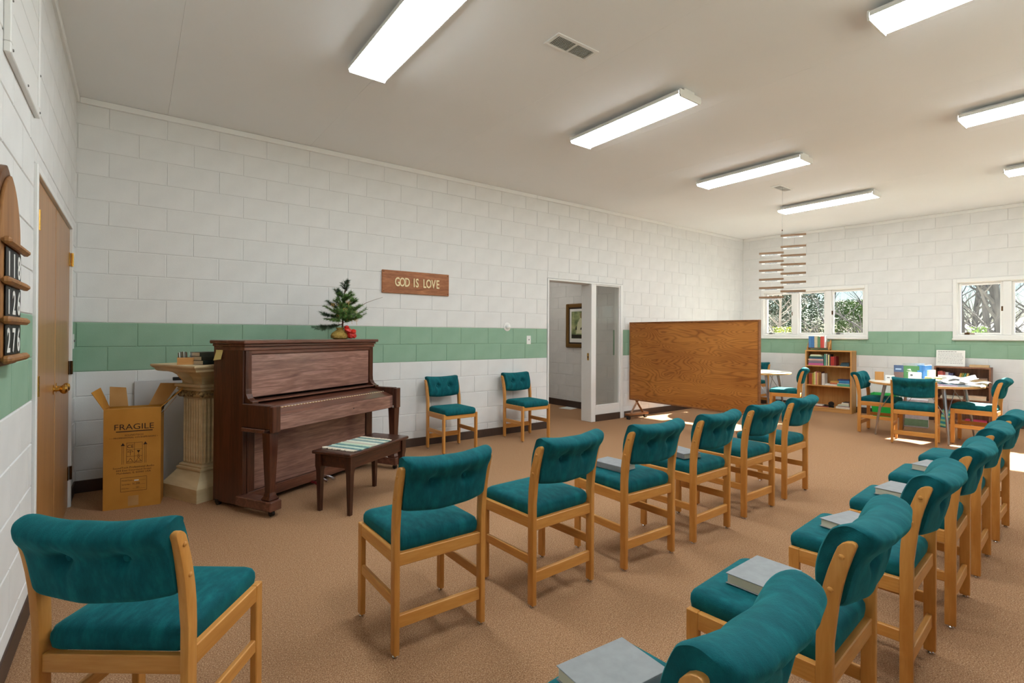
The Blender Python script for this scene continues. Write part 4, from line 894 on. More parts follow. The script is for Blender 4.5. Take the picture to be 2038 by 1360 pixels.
# framed picture in the hall
fp = thing('framed_picture', T(HX, 1.435, 1.085, -90), 'gold framed print hanging on the hall wall beyond the doorway', 'picture')
fw_, fh = 0.70, 0.79
for bx in ((0, 0.07, 0, fh), (fw_-0.07, fw_, 0, fh)): mb = MB(); mb.box(bx[0], bx[1], -0.04, -0.001, bx[2], bx[3], 0.012); mb.build('frame', 'frame_gold', fp)
for bx in ((0.0705, fw_-0.0705, 0, 0.07), (0.0705, fw_-0.0705, fh-0.07, fh)): mb = MB(); mb.box(bx[0], bx[1], -0.04, -0.001, bx[2], bx[3], 0.012); mb.build('frame', 'frame_gold', fp)
mb = MB(); mb.box(0.0705, fw_-0.0705, -0.02, -0.006, 0.0705, fh-0.0705); mb.build('fillet', 'frame_dark', fp)
mb = MB(); mb.box(0.095, fw_-0.095, -0.022, -0.0202, 0.095, fh-0.095); mt = mb.build('mat', 'paper', fp)
mb = MB(); mb.box(0.14, fw_-0.14, -0.0235, -0.0222, 0.165, fh-0.14); pr = mb.build('print', 'print_picture', fp)
def blob(pts, mat, y): mb = MB(); mb.add([(a, y, b_) for a, b_ in pts], [tuple(range(len(pts)))]); mb.build('print_shape', mat, pr)
blob([(0.26, 0.25), (0.50, 0.25), (0.50, 0.46), (0.43, 0.53), (0.36, 0.53), (0.30, 0.45)], 'print_pale', -0.0237)
blob([(0.395+0.042*math.cos(R(a)), 0.575+0.052*math.sin(R(a))) for a in range(0, 360, 24)], 'print_skin', -0.0239)
blob([(0.36, 0.32), (0.46, 0.33), (0.50, 0.40), (0.44, 0.41), (0.42, 0.37), (0.38, 0.36)], 'print_dark', -0.0239); blob([(0.24, 0.32), (0.28, 0.32), (0.27, 0.40), (0.25, 0.37)], 'print_dark', -0.0239)
blob([(0.50, 0.25), (0.555, 0.25), (0.555, 0.645), (0.515, 0.645)], 'print_dark', -0.0238); blob([(0.145, 0.17), (0.555, 0.17), (0.555, 0.225), (0.145, 0.235)], 'print_dark', -0.0238)
t = thing('floor_paper', T(6.72, 1.27, 0.0008, 12), 'white sheet of paper lying on the hall carpet', 'paper'); mb = MB(); mb.box(-0.16, 0.16, -0.13, 0.13, 0, 0.002); mb.build('sheet', 'paper', t)
t = thing('hall_light', T(5.9, 1.6, 2.42), 'small ceiling lamp in the hall beyond the doorway', 'ceiling light')
mb = MB(); mb.lathe([(0.10, -0.03), (0.12, -0.001)], 20); mb.build('base', 'fixture_white', t); mb = MB(); mb.lathe([(0.02, -0.11), (0.09, -0.09), (0.115, -0.05), (0.11, -0.0305)], 20)
m, nt, b = bsdf('hall_bulb', (240, 236, 220), 0.4); b.inputs['Emission Color'].default_value = (1, 0.95, 0.85, 1); b.inputs['Emission Strength'].default_value = 14
mb.build('shade', 'hall_bulb', t, smooth=True)

# ---------------------------------------------------------------- rolling partition
pt = thing('rolling_partition', T(6.80, -0.035, 0), 'oak veneered rolling partition on casters before the round tables', 'partition')
W_, zb_, zt_ = 2.09, 0.285, 1.52
mb = MB(); mb.box(-0.018, 0.018, -W_+0.02, -0.02, zb_+0.02, zt_-0.02); pn_ = mb.build('panel', 'partition_oak', pt)
pn_.data.transform(Matrix.Rotation(R(90), 4, 'Z')); pn_.rotation_euler = (0, 0, R(-90))
for nm, bx in (('frame_stile', (-0.026, 0.026, -0.0195, 0.0, zb_, zt_)), ('frame_stile', (-0.026, 0.026, -W_, -W_+0.0195, zb_, zt_)), ('frame_rail', (-0.026, 0.026, -W_+0.02, -0.02, zt_-0.0195, zt_)), ('frame_rail', (-0.026, 0.026, -W_+0.02, -0.02, zb_, zb_+0.0195))):
    mb = MB(); mb.box(*bx, 0.004); mb.build(nm, 'partition_frame', pt)
for y in (-0.14, -W_+0.14):
    mb = MB(); mb.box(-0.23, 0.23, y-0.05, y+0.05, 0.062, 0.095, 0.006); ft = mb.build('foot', 'partition_frame', pt)
    for s in (-1, 1):
        mb = MB(); mb.tube([(s*0.14, y, 0.096), (-s*0.02, y, zb_+0.0)], 0.02, 4); mb.build('brace', 'partition_frame', pt)
        mb = MB(); mb.tube([(s*0.20, y-0.018, 0.031), (s*0.20, y+0.018, 0.031)], 0.031, 14); mb.build('caster', 'black_plastic', ft, smooth=True)

# ---------------------------------------------------------------- bookcases on the far wall
def bookcase(name, Ya, Yb, h, dep, shelves, mat, label, th=0.022, matx=None):
    w_ = S(Yb)-S(Ya); M = FW @ T(S(Ya), -0.012, 0)
    t = thing(name, M, label, 'bookcase')
    def bp(nm, bx, mt=mat): mb = MB(); mb.box(*bx, 0.0015); mb.build(nm, mt, t)
    bp('side', (0, th, -dep, 0, 0, h-0.0205)); bp('side', (w_-th, w_, -dep, 0, 0, h-0.0205)); bp('top', (0, w_, -dep, 0, h-0.02, h), matx or mat); bp('back', (th, w_-th, -0.008, -0.001, 0.02, h-0.0205))
    for z in shelves: bp('shelf', (th+0.0005, w_-th-0.0005, -dep+0.004, -0.0085, z-0.02, z), matx or mat)
    bp('kick_board', (th+0.0005, w_-th-0.0005, -dep+0.012, -dep+0.028, 0, shelves[-1]-0.0205), matx or mat)
    return t, M, w_
b1, M1, w1 = bookcase('bookcase', -1.221, -1.922, 1.066, 0.30, [0.80, 0.457, 0.075], 'shelf_oak', 'light oak bookcase under the far window, full of books', matx='shelf_oak_x')
SF = -0.285
def up_row(M, x, z, items, group, where):
    for (wd, ht, col, lb) in items:
        shelf_book(M @ T(x+wd/2, SF, z+0.0005), wd-0.0008, 0.16, ht, col, lb+where, group); x += wd
def flat_stack(M, xc, z, items, group, where, y=SF):
    for (wd, th, col, lb, dx) in items:
        shelf_book(M @ T(xc+dx, y, z+0.0003), wd, 0.15, th-0.0006, col, lb+where, group, True); z += th
w0 = ' in the left stack, top shelf of the oak bookcase'
flat_stack(M1, 0.165, 0.80, [(0.235, 0.037, (206, 96, 150), 'thick pink bottom book', 0.0), (0.235, 0.03, (134, 120, 140), 'mauve grey book', -0.002), (0.23, 0.022, (150, 130, 140), 'thin purple book', 0.004), (0.235, 0.022, (236, 190, 170), 'salmon book', -0.004), (0.22, 0.02, (70, 100, 130), 'blue book with white title', 0.01), (0.235, 0.026, (20, 74, 70), 'dark teal book', 0.006), (0.18, 0.018, (200, 214, 180), 'pale green booklet', 0.0), (0.16, 0.014, (230, 222, 190), 'cream booklet on top', -0.004)], 'flat stacked books on the top shelf', w0)
up_row(M1, 0.292, 0.80, [(0.03, 0.20, (70, 130, 116), 'green upright book')], 'upright books on the top shelf', ' beside the flat stack on the top shelf of the oak bookcase')
up_row(M1, 0.323, 0.80, [(0.014, 0.205, (220, 214, 200), 'thin white upright book'), (0.014, 0.195, (24, 60, 56), 'thin dark green upright book'), (0.022, 0.19, (226, 214, 150), 'cream spined upright book'), (0.018, 0.20, (40, 40, 40), 'black upright book'), (0.055, 0.16, (176, 44, 36), 'thick red upright book'), (0.03, 0.165, (120, 24, 22), 'dark red upright book')], 'upright books on the top shelf', ' in the middle of the top shelf of the oak bookcase')
flat_stack(M1, 0.60, 0.80, [(0.13, 0.03, (44, 78, 92), 'dark blue book, bottom of the low stack', 0.0), (0.12, 0.022, (40, 72, 84), 'dark blue book, middle of the low stack', 0.004), (0.11, 0.012, (30, 40, 48), 'dark thin book, top of the low stack', 0.008)], 'flat stacked books on the top shelf', ', right end of the bookcase top shelf')
o = thing('paper_sheet', M1 @ T(0.44, -0.297, 0.8005), 'white sheet of paper lying at the front of the bookcase top shelf', 'paper'); mb = MB(); mb.box(-0.13, 0.2, 0.0, 0.012, 0, 0.003); mb.build('sheet', 'paper', o)
up_row(M1, 0.055, 0.457, [(0.05, 0.20, (150, 60, 40), 'wide rust red upright book'), (0.02, 0.20, (190, 150, 60), 'ochre upright book'), (0.018, 0.21, (176, 176, 80), 'olive green upright book'), (0.02, 0.225, (236, 222, 160), 'pale yellow upright book'), (0.022, 0.23, (222, 140, 130), 'pink upright book'), (0.02, 0.215, (230, 180, 110), 'light orange upright book'), (0.045, 0.22, (150, 100, 50), 'brown upright book'), (0.008, 0.23, (70, 20, 20), 'thin dark maroon upright book'), (0.045, 0.205, (222, 214, 206), 'thick white upright book')], 'upright books on the middle shelf', ' on the middle shelf of the oak bookcase')
flat_stack(M1, 0.46, 0.457, [(0.20, 0.026, (226, 226, 222), 'white flat book at the bottom', -0.06), (0.16, 0.03, (196, 112, 76), 'reddish brown flat book', 0.0), (0.15, 0.026, (208, 160, 84), 'tan flat book on top', 0.002)], 'flat stacked books on the middle shelf', ' of the middle stack on the bookcase middle shelf', SF+0.02)
flat_stack(M1, 0.585, 0.457, [(0.185, 0.042, (80, 170, 140), 'thick green flat book with white letters', 0.0), (0.18, 0.008, (226, 226, 226), 'thin white flat booklet', 0.0), (0.16, 0.024, (40, 110, 160), 'blue flat book', 0.008), (0.15, 0.022, (60, 140, 190), 'bright blue flat book', 0.012), (0.17, 0.022, (40, 60, 110), 'navy flat book on top', 0.0)], 'flat stacked books on the middle shelf', ' of the right stack on the bookcase middle shelf', SF-0.005)
flat_stack(M1, 0.24, 0.075, [(0.24, 0.016, (150, 70, 66), 'red brown flat book', 0.0), (0.14, 0.018, (232, 228, 224), 'white flat book', -0.04)], 'books on the bottom shelf', ' at the left of the bookcase bottom shelf')
flat_stack(M1, 0.575, 0.075, [(0.205, 0.035, (222, 214, 200), 'thick cream flat book at the bottom', 0.0), (0.17, 0.012, (150, 110, 120), 'thin mauve flat book', 0.012), (0.165, 0.018, (200, 210, 190), 'pale green flat book', 0.008), (0.12, 0.02, (226, 220, 196), 'ivory flat book', 0.03), (0.10, 0.02, (236, 230, 214), 'white flat book near the top', 0.036), (0.075, 0.008, (50, 40, 36), 'dark thin book on top', 0.04)], 'books on the bottom shelf', ' in the right stack on the bookcase bottom shelf')
o = thing('tape_dispenser', M1 @ T(0.36, -0.26, 0.0755), 'black tape dispenser on the bottom shelf of the oak bookcase', 'tape dispenser')
mb = MB(); mb.prism([(-0.07, 0), (0.07, 0), (0.07, 0.025), (0.03, 0.05), (-0.03, 0.03), (-0.07, 0.045)], 'Y', 0, 0.05); mb.build('body', 'black_plastic', o, recalc=True)
mb = MB(); mb.tube([(0.03, 0.01, 0.06), (0.03, 0.04, 0.06)], 0.042, 18); mb.build('tape_roll', 'black_paint', o, smooth=True); mb = MB(); mb.box(-0.05, -0.02, 0.008, 0.042, 0.036, 0.05, 0.004); mb.build('cutter', 'chrome', o)
# slanted book rack on top
o = thing('book_rack', M1 @ T(0.17, -0.17, 1.0665), 'small wooden table-top book rack with carved ends on the bookcase', 'book rack')
for x in (-0.155, 0.18):
    mb = MB(); mb.prism([(-0.07, 0), (-0.05, 0), (-0.04, 0.02), (0.04, 0.02), (0.05, 0), (0.07, 0), (0.07, 0.15), (0.055, 0.185), (0.03, 0.18), (0.02, 0.14), (-0.02, 0.10), (-0.05, 0.05), (-0.07, 0.045)], 'X', x-0.009, x+0.009); mb.build('rack_end', 'shelf_oak', o, recalc=True)
mb = MB(); mb.box(-0.145, 0.17, -0.055, 0.055, 0.03, 0.042); mb.build('rack_shelf', 'board_wood_dark', o); mb = MB(); mb.box(-0.145, 0.17, 0.056, 0.066, 0.043, 0.15); mb.build('rack_back', 'shelf_oak_x', o)
x = 0.17-0.14
for wd, ht, col, lb in ((0.046, 0.205, (72, 128, 184), 'left blue book'), (0.046, 0.205, (60, 116, 176), 'right blue book'), (0.05, 0.205, (206, 192, 160), 'tan book'), (0.045, 0.195, (96, 142, 104), 'green book'), (0.03, 0.20, (206, 74, 62), 'left red book'), (0.03, 0.20, (216, 88, 80), 'right red book'), (0.018, 0.215, (236, 236, 234), 'thin white book')):
    shelf_book(M1 @ T(x+wd/2, -0.17-0.05, 1.0665+0.0425), wd-0.0008, 0.10, ht, col, lb+' in the wooden rack on top of the bookcase', 'books in the rack'); x += wd

b2, M2, w2 = bookcase('bookcase', -2.987, -3.614, 0.866, 0.30, [0.60, 0.385, 0.06], 'shelf_walnut', 'low brown bookcase behind the cluttered round table', matx='shelf_walnut')
SF = -0.285
up_row(M2, 0.04, 0.60, [(0.03, 0.19, (170, 70, 60), 'brick red upright book'), (0.03, 0.195, (196, 96, 84), 'salmon red upright book'), (0.03, 0.185, (150, 60, 56), 'dark red upright book'), (0.035, 0.18, (190, 184, 186), 'pale grey upright book'), (0.03, 0.165, (70, 80, 130), 'dark blue upright book'), (0.025, 0.17, (60, 66, 100), 'navy upright book')], 'books in the brown bookcase', ' in the low brown bookcase')
for k, (col, lb) in enumerate(((( 196, 150, 70), 'ochre leaning book'), ((130, 140, 60), 'olive leaning book'), ((60, 130, 110), 'teal leaning book'), ((206, 170, 90), 'yellow leaning book'))):
    shelf_book(M2 @ T(0.262+k*0.025, SF, 0.606) @ RY(16), 0.022, 0.15, 0.175, col, lb+' in the low brown bookcase', 'books in the brown bookcase')
flat_stack(M2, 0.50, 0.60, [(0.19, 0.04, (176, 170, 130), 'thick khaki flat book', 0.0), (0.19, 0.05, (196, 172, 130), 'thick tan flat book', 0.0), (0.18, 0.02, (150, 120, 100), 'brown flat book', 0.004)], 'books in the brown bookcase', ' at the right of the low brown bookcase')
flat_stack(M2, 0.20, 0.385, [(0.26, 0.02, (206, 196, 176), 'cream flat magazine', 0.0), (0.25, 0.02, (190, 180, 160), 'beige flat magazine', 0.0)], 'magazines in the brown bookcase', ' on the lower shelf of the brown bookcase')
flat_stack(M2, 0.48, 0.385, [(0.2, 0.03, (216, 196, 170), 'cream board game box', 0.0), (0.2, 0.03, (222, 190, 160), 'peach board game box', 0.0)], 'magazines in the brown bookcase', ' on the lower shelf of the brown bookcase')
flat_stack(M2, 0.47, 0.06, [(0.24, 0.03, (190, 60, 90), 'crimson flat book', 0.0)], 'books in the brown bookcase', ' on the bottom of the low brown bookcase')
o = thing('notice_board', M2 @ T(0.0, -0.13, 0.867) @ RX(-10), 'white printed notice card standing on the low brown bookcase', 'notice')
mb = MB(); mb.box(-0.0, 0.335, 0, 0.004, 0.0, 0.245, 0.001); cdn = mb.build('card', 'paper', o)
mb = MB(); rq = random.Random(5)
for k in range(9):
    x = 0.02
    while x < 0.30 - (0.08 if k == 0 else 0.0):
        wl_ = rq.uniform(0.008, 0.03); mb.box(x, min(x+wl_, 0.315), -0.0006, -0.0001, 0.218-k*0.022, 0.218-k*0.022+(0.008 if k == 0 else 0.0045)); x += wl_+0.005
mb.build('print_lines', 'print_grey', o)
shelf_book(M2 @ T(0.50, -0.24, 0.8665), 0.215, 0.16, 0.034, (206, 172, 128), 'tan book lying on top of the low brown bookcase', 'books on the brown bookcase', True)
# bin, carton and folders on the floor by the wall
o = thing('plastic_bin', FW @ T(S(-2.36), -0.25, 0), 'bright green plastic bin on the floor beside the oak bookcase', 'bin')
mb = MB(); mb.rings([[(dx*a, dy*b_, z) for dx, dy in ((-1, -1), (1, -1), (1, 1), (-1, 1))] for a, b_, z in ((0.13, 0.10, 0.0), (0.17, 0.14, 0.36), (0.18, 0.15, 0.365), (0.18, 0.15, 0.385), (0.17, 0.14, 0.385), (0.165, 0.135, 0.36), (0.125, 0.095, 0.006))], cap=True); mb.build('tub', 'green_plastic', o)
mb = MB(); mb.box(-0.183, 0.183, -0.153, -0.1505, 0.30, 0.31, 0.001); mb.build('rib', 'green_plastic', o)
o = thing('paper_carton', T(9.62, -2.95, 0, -78), 'white carton with scribbled side under the cluttered round table', 'box')
mb = MB(); mb.box(-0.16, 0.16, -0.10, 0.10, 0.0, 0.40, 0.003); mb.build('carton', colour((222, 220, 232)), o)
mb = MB(); rq = random.Random(9)
for k in range(26): x, z = rq.uniform(-.14, .12), rq.uniform(0.22, 0.37); mb.box(x, x+rq.uniform(.01, .04), -0.1008, -0.1002, z, z+0.003)
mb.build('scribble', 'print_grey', o)
mb = MB(); mb.box(-0.161, 0.161, -0.103, -0.1012, 0.02, 0.12); mb.build('green_strip', colour((130, 170, 140)), o)
o = thing('patterned_folder', T(9.87, -3.22, 0, -80) @ RX(-12) @ RY(8), 'teal and green folder leaning upright on the floor under the table', 'folder')
mb = MB(); mb.box(-0.045, 0.045, 0, 0.05, 0.002, 0.26, 0.002); mb.build('cover', colour((40, 140, 150)), o)
for k in range(4): mb = MB(); mb.box(-0.0455, 0.0455, -0.001, 0.02, 0.02+k*0.065, 0.05+k*0.065); mb.build('stripe', colour((150, 190, 130)), o)

# ---------------------------------------------------------------- round tables
def round_table(x, y, rz, label):
    t = thing('round_table', T(x, y, 0, rz), label, 'table', 'round tables')
    mb = MB(); mb.lathe([(0.58, 0.684), (0.59, 0.688), (0.59, 0.708), (0.585, 0.712)], 56); mb.build('edge_band', 'table_edge', t, smooth=True)
    mb = MB(); mb.lathe([(0.582, 0.7121), (0.582, 0.7135), (0.577, 0.7145)], 56); mb.build('table_top', 'table_laminate', t, smooth=True)
    for a in (45, 135, 225, 315):
        c, s = math.cos(R(a)), math.sin(R(a)); mb = MB()
        mb.tube([(0.55*c, 0.55*s, 0.014), (0.52*c, 0.52*s, 0.25), (0.44*c, 0.44*s, 0.684)], [0.010, 0.014, 0.021], 12); lg = mb.build('leg', 'steel_leg', t, smooth=True)
        mb = MB(); mb.lathe([(0.013, 0), (0.013, 0.012), (0.008, 0.015)], 10, M=T(0.55*c, 0.55*s, 0)); mb.build('glide', 'chrome', lg)
        mb = MB()
        for da in (-24, 24):
            c2, s2 = math.cos(R(a+da)), math.sin(R(a+da)); mb.tube([(0.507*c, 0.507*s, 0.33), (0.40*c2, 0.40*s2, 0.684)], 0.0045, 6)
        mb.build('brace', 'steel_leg', lg)
    return t
TX, TY, TZ = 8.75, -3.285, 0.7147
round_table(TX, TY, -6, 'round table cluttered with books and papers, in front of the low bookcase')
round_table(8.94, -0.89, 10, 'bare round table behind the wooden partition, in bright sun')
def tb(a, b_, z=0, rz=0): return T(TX+0.247*a+0.969*b_, TY-0.969*a+0.247*b_, TZ+z, -75.7+rz)   # a: to the right, b: away; local -y faces the viewer
def slab(name, M, bx, mat, label, cat, group=None, ch=0.0015):
    o = thing(name, M, label, cat, group); mb = MB(); mb.box(*bx, ch); mb.build('body' if cat != 'paper' else 'sheet', mat, o); return o
GTB = 'things on the round table'
slab('wood_block', tb(-0.475, 0.04, 0), (-0.05, 0.05, -0.01, 0.01, 0, 0.115), 'shelf_oak', 'square wooden plaque standing at the left of the cluttered table', 'plaque')
o = slab('card_holder', tb(-0.36, 0.06, 0), (-0.05, 0.05, -0.03, 0.03, 0, 0.07), 'plastic_white', 'small white card holder beside the wooden plaque', 'card holder')
mb = MB(); mb.box(-0.03, 0.0, -0.0312, -0.0302, 0.035, 0.045); mb.build('print', 'print_dark', o)
o = slab('booklet', tb(-0.27, 0.26, 0.0, 6) @ RX(-8), (-0.052, 0.052, 0, 0.02, 0.002, 0.205), colour((70, 92, 128)), 'standing booklet with blue top and brown lower half on the table', 'booklet', GTB)
mb = MB(); mb.box(-0.052, 0.052, -0.001, -0.0002, 0.003, 0.11); mb.build('picture', colour((126, 96, 88)), o)
mb = MB(); mb.box(-0.035, 0.03, -0.001, -0.0002, 0.14, 0.16); mb.build('title', colour((170, 190, 214)), o)
o = slab('binder', tb(-0.135, 0.27, 0, -4) @ RX(-6), (-0.085, 0.085, 0, 0.025, 0.002, 0.20), colour((84, 138, 84)), 'green binder standing upright on the table', 'binder', GTB)
mb = MB(); mb.add([(-0.05, -0.0006, 0.15), (0.0, -0.0006, 0.13), (-0.01, -0.0006, 0.16)], [(0, 1, 2)]); mb.box(-0.05, 0.005, -0.0006, -0.0001, 0.12, 0.125); mb.build('emblem', 'paper', o)
slab('booklet', tb(-0.115, 0.35, 0, 0) @ RX(-4), (-0.12, 0.12, 0, 0.012, 0.002, 0.235), colour((210, 210, 204)), 'pale grey booklet standing behind the green binder', 'booklet', GTB)
slab('booklet', tb(-0.025, 0.25, 0, 0) @ RX(-12), (-0.045, 0.045, 0, 0.018, 0.002, 0.215), colour((70, 140, 200)), 'sky blue booklet standing beside the green binder', 'booklet', GTB)
slab('booklet', tb(0.035, 0.26, 0, 70), (-0.10, 0.10, -0.012, 0.012, 0.0, 0.215), colour((60, 120, 190)), 'blue spiral booklet standing edge on, right of the green binder', 'booklet', GTB)
slab('booklet', tb(0.075, 0.28, 0, 65), (-0.08, 0.08, -0.014, 0.014, 0.0, 0.15), colour((206, 220, 180)), 'pale green booklet standing edge on beside the blue one', 'booklet', GTB)
o = slab('leaflet_stand', tb(-0.095, 0.08, 0, 0), (-0.07, 0.07, -0.012, 0.012, 0, 0.125), 'plastic_white', 'white rounded leaflet stand with round grey emblem on the table', 'leaflet stand', GTB, 0.006)
mb = MB(); mb.lathe([(0.014, 0), (0.014, 0.0008)], 16, M=T(-0.035, -0.0122, 0.085) @ RX(90)); mb.build('emblem', 'print_grey', o)
shelf_book(tb(0.08, -0.06, 0.0, 8), 0.20, 0.15, 0.022, (214, 214, 206), 'white flat book at the bottom of the pile behind the near chair', GTB, True)
shelf_book(tb(0.07, -0.055, 0.0224, 0), 0.19, 0.14, 0.022, (120, 150, 90), 'green flat book in the pile behind the near chair', GTB, True)
shelf_book(tb(0.09, -0.05, 0.0448, -6), 0.17, 0.13, 0.03, (206, 200, 130), 'yellow flat book on top of the pile behind the near chair', GTB, True)
o = slab('paper_box', tb(0.23, 0.10, 0, 4), (-0.085, 0.085, -0.06, 0.06, 0, 0.095), 'paper', 'white cardboard box among the books on the cluttered table', 'box', GTB)
rq = random.Random(12)
for k, (a, b_, z, rz, wd, dp, col, lb) in enumerate(((0.20, -0.36, 0.0, 6, 0.21, 0.15, (196, 150, 176), 'mauve magazine at the front edge of the cluttered table'), (0.30, -0.30, 0.007, 14, 0.24, 0.17, (190, 200, 210), 'pale blue magazine on top of the mauve one'), (0.26, -0.20, 0.015, -10, 0.26, 0.18, (70, 110, 140), 'dark blue leaflet under the loose papers'),
        (0.38, -0.22, 0.023, 20, 0.26, 0.19, (210, 206, 196), 'beige magazine among the loose papers'), (0.42, -0.16, 0.031, -14, 0.26, 0.19, (226, 226, 222), 'white magazine under the crumpled sheets'))):
    slab('magazine', tb(a, b_, z, rz), (-wd/2, wd/2, -dp/2, dp/2, 0, 0.0065), colour(col), lb, 'magazine', 'magazines on the round table')
for k, (a, b_, z, rz, lb) in enumerate(((0.37, -0.06, 0.040, 8, 'curled white sheet with blue print on the cluttered table'), (0.47, -0.27, 0.036, -18, 'crumpled white sheet at the right of the cluttered table'), (0.25, -0.17, 0.020, 30, 'loose white sheet on the heap of papers'))):
    o = thing('paper_sheet', tb(a, b_, z, rz), lb, 'paper', 'loose sheets on the round table'); mb = MB(); n = 10; vs = []; fs = []
    for i in range(n+1):
        for j in range(n+1):
            vs.append((-0.14+0.28*i/n, -0.105+0.21*j/n, 0.012+0.012*math.sin(i*0.8+k)+0.010*math.cos(j*0.7+k*2)+0.02*(i/n)**2*(k == 0)+0.03*((j/n)**2)*(k != 1)))
    nv = len(vs); vs += [(x, y, z_-0.0012) for x, y, z_ in vs]
    g = [(i*(n+1)+j, (i+1)*(n+1)+j, (i+1)*(n+1)+j+1, i*(n+1)+j+1) for i in range(n) for j in range(n)]
    mb.add(vs, g+[tuple(reversed([q+nv for q in f])) for f in g]); mb.build('sheet', 'paper', o, smooth=True)
    if k == 0:
        mb = MB()
        for r_ in range(3):
            for q in range(9):
                i, j = 1+q, 4+r_*2; p = vs[i*(n+1)+j]; mb.add([(p[0]-0.01, p[1]-0.006, p[2]+0.003), (p[0]+0.008, p[1]-0.006, p[2]+0.003), (p[0]+0.008, p[1]+0.004, p[2]+0.004), (p[0]-0.01, p[1]+0.004, p[2]+0.004)], [(0, 1, 2, 3)])
        mb.build('print_lines', 'print_blue', o)
o = thing('paper_sheet', T(8.85, -1.0, TZ, 25), 'white sheet lying on the bare round table behind the partition', 'paper', 'sheets on the sunny table'); mb = MB(); mb.box(-0.14, 0.14, -0.1, 0.1, 0, 0.004); mb.build('sheet', 'paper', o)

# ---------------------------------------------------------------- wooden mobile
MX, MY = 7.15, -2.228; DEP = 6.566
mo = thing('hanging_mobile', T(MX, MY, 0), 'hanging mobile of thirteen brown wooden sticks with name strips before the window', 'mobile')
Fv = Vector((fw.x, fw.y, 0)).normalized(); Rv = Vector((rt.x, rt.y, 0)).normalized()
dirv = (Rv*math.cos(R(24))-Fv*math.sin(R(24))).normalized(); az = math.degrees(math.atan2(dirv.y, dirv.x))
mb = MB(); zc = []
Rst = [(297, 607, 523, 585), (297, 725, 525, 708), (293, 821, 523, 803), (290, 917, 522, 899), (288, 1013, 519, 1000), (287, 1110, 517, 1095), (287, 1200, 519, 1196)]
Lst = [(103, 783, 327, 769), (103, 870, 325, 866), (95, 968, 322, 960), (95, 1067, 320, 1057), (93, 1160, 318, 1150), (95, 1265, 310, 1255)]
def zpx(y): return CAMP[2]-(360+y/5.44-669.0)*DEP/FPX
stick = MB(); stick.box(0, 0.285, -0.007, 0.007, -0.0125, 0.0125, 0.001); sme = stick.mesh('stick', 'mobile_wood')
strip = MB(); strip.box(0.03, 0.25, -0.0008, 0.0008, -0.034, -0.0128); stm = strip.mesh('name_strip', 'paper')
rq = random.Random(4)
for lst, off in ((Rst, -0.018), (Lst, -0.267)):
    for (xa, ya, xb, yb) in lst:
        zz = zpx((ya+yb)/2); s_ = link('stick', sme, mo, T(0, 0, zz, az+rq.uniform(-7, 4)) @ T(off, 0, 0))
        link('name_strip', stm, s_)
        mb2 = MB(); x = 0.07
        while x < 0.21: wl_ = rq.uniform(0.004, 0.014); mb2.box(x, x+wl_, -0.0012, -0.0009, -0.028, -0.019); x += wl_+0.003
        mb2.build('name_print', 'print_grey', s_)
mb = MB(); mb.tube([(0, 0, zpx(1265)), (0, 0, HC-0.001)], 0.0012, 5); mb.build('cord', 'grey_metal', mo); mb = MB(); mb.tube([(0.0, 0.0, zpx(530)), (0, 0, zpx(545))], 0.006, 6); mb.build('knot', 'twig', mo)

# ---------------------------------------------------------------- outdoors
mb = MB(); mb.box(-30, 90, -60, 60, -0.45, -0.3); o = mb.build('bounce_ground', 'bounce_ground'); struct(o); o.name = 'ground'
def tree(x, y, h, r, seed, mat, label, lean=0.0, fork=0.25):
    t = thing('bare_tree', T(x, y, -0.3), label, 'tree', 'bare trees outside the far windows'); rg_ = random.Random(seed); tk = MB(); br = MB()
    def limb(p, d, ln, rad, lev):
        n = 12 if lev == 0 else 5; pts = [p]; rs = [rad]; wob = 0.05 if lev == 0 else 0.22
        for i in range(n):
            d = (d+Vector((rg_.uniform(-wob, wob), rg_.uniform(-wob, wob), rg_.uniform(-0.03, 0.10)*(lev > 0)))).normalized(); pts.append(pts[-1]+d*ln/n); rs.append(rad*(1-0.75*(i+1)/n))
        (tk if lev == 0 else br).tube(pts, rs, 8 if lev == 0 else (5 if lev == 1 else 3), cap=False)
        if lev == 3: return
        for q in range((24, 7, 3)[lev]):
            f_ = rg_.uniform(0.10, 0.98) if lev == 0 else rg_.uniform(0.2, 1.0); i = min(n-1, int(f_*n)); pp_ = pts[i].lerp(pts[i+1], f_*n-i)
            a_ = rg_.uniform(0, 6.283); dd = (d*(0.7 if lev == 0 else 1.0)+Vector((math.cos(a_), math.sin(a_), rg_.uniform(-0.1, 0.5)))*0.95).normalized()
            limb(pp_, dd, ln*(0.30*(1.1-f_*0.6) if lev == 0 else rg_.uniform(0.35, 0.6)), rs[i]*rg_.uniform(0.28, 0.5), lev+1)
    limb(Vector((0, 0, 0)), Vector((lean, lean*0.6, 1)).normalized(), h, r, 0)
    tk.build('trunk', mat, t, smooth=True); br.build('branches', mat, t)
def shrub(x, y, rx, h, n, mat, label, seed, size=0.05):
    t = thing('evergreen_shrub', T(x, y, -0.3), label, 'shrub', 'shrubs outside the far windows'); rg_ = random.Random(seed); mb = MB()
    for k in range(n):
        a = rg_.uniform(0, 6.283); zz = rg_.random()**0.8; rr = rx*(1-0.55*zz)*rg_.uniform(0.35, 1.0); p = Vector((rr*math.cos(a), rr*math.sin(a), 0.08+zz*h)); s_ = size*rg_.uniform(0.5, 1.3)
        d1_ = Vector((rg_.uniform(-1, 1), rg_.uniform(-1, 1), rg_.uniform(-.4, 1))).normalized(); d2_ = d1_.orthogonal().normalized()*0.38
        mb.add([p-d1_*s_, p+d2_*s_, p+d1_*s_, p-d2_*s_], [(0, 1, 2, 3)])
    mb.build('foliage', mat, t); mb = MB(); mb.tube([(0, 0, 0), (0, 0, h*0.85)], [0.05, 0.015], 6); mb.build('stem', 'bark', t)
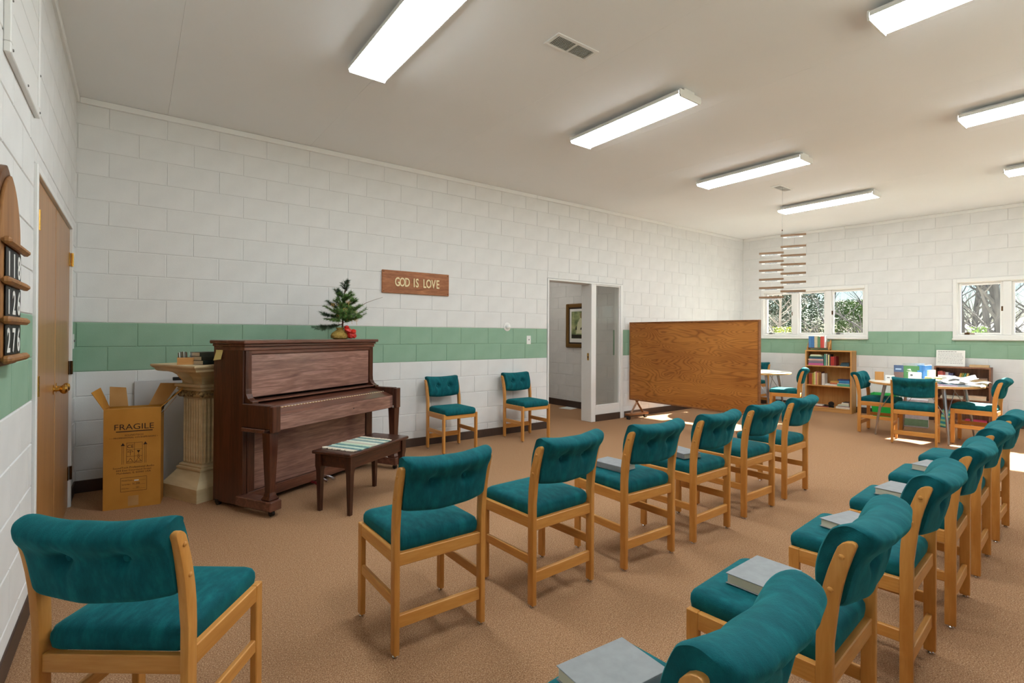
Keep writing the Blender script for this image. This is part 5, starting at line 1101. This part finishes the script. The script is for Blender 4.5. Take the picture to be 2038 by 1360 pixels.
tree(19.0, -2.20, 5.6, 0.10, 1, 'bark', 'forked bare tree outside the right window, middle of its left pane', 0.05)
tree(18.2, -1.75, 5.2, 0.07, 2, 'bark', 'slim bare tree outside the right window, left in its left pane', -0.06)
tree(17.6, -2.62, 5.6, 0.15, 3, 'bark', 'thick straight trunk outside the right window, right in its left pane', 0.0)
tree(20.0, -3.1, 5.6, 0.12, 4, 'bark', 'bare tree outside the right window, seen at the frame edge', 0.02)
tree(21.5, 1.3, 5.2, 0.10, 5, 'bark_light', 'pale bare tree outside the left window, in its right pane', 0.04)
tree(18.8, 0.55, 5.6, 0.12, 6, 'bark', 'thick bare tree outside the left window, far right', 0.0)
tree(16.4, 2.3, 4.2, 0.06, 8, 'bark_light', 'slanting pale tree outside the left window, in its left pane', -0.35)
tree(18.2, 1.75, 5.0, 0.07, 9, 'bark', 'twiggy bare tree outside the left window, in its middle pane', 0.05)
tree(25.0, -0.6, 6.4, 0.12, 10, 'bark', 'distant bare tree between the two windows', 0.0)
tree(26.0, -5.0, 6.6, 0.16, 11, 'bark', 'distant bare tree outside the right window, right of the others', 0.05)
shrub(21.5, 4.6, 1.6, 4.0, 9000, 'leaf_dark', 'large dark evergreen behind the left window, left half', 21, 0.07)
shrub(24.0, 2.9, 1.5, 3.0, 8000, 'leaf_green', 'broad green evergreen behind the left window, middle', 22, 0.07)
shrub(26.5, 6.0, 1.8, 5.0, 7000, 'leaf_dark', 'tall dark evergreen farther behind the left window', 23, 0.09)
shrub(12.9, 0.45, 0.5, 1.75, 2600, 'leaf_yellow', 'yellow green bush close below the left window', 24, 0.03)
shrub(12.4, -3.1, 0.32, 1.72, 900, 'leaf_green', 'leafy green bush just outside the right window', 25, 0.03)
shrub(12.5, -3.9, 0.3, 1.62, 600, 'leaf_yellow', 'small yellow green bush outside the right window', 26, 0.03)
hs = thing('distant_house', T(48, -6, -0.3, 0), 'pale low house with grey roof far outside the right window', 'house')
mb = MB(); mb.box(0, 8, -12, 16, 0, 1.95); mb.build('wall', 'house_wall', hs)
mb = MB(); mb.prism([(-0.7, 1.951), (8.7, 1.951), (4, 2.75)], 'Y', -12.6, 16.6); mb.build('roof', 'house_roof', hs)
for y in (-9, -4, 2, 8, 12): mb = MB(); mb.box(-0.05, 0.02, y, y+1.3, 0.9, 1.9); f_ = mb.build('window', 'trim_white', hs); mb = MB(); mb.box(-0.06, -0.051, y+0.08, y+1.22, 0.98, 1.82); mb.build('pane', 'dark_void', f_)
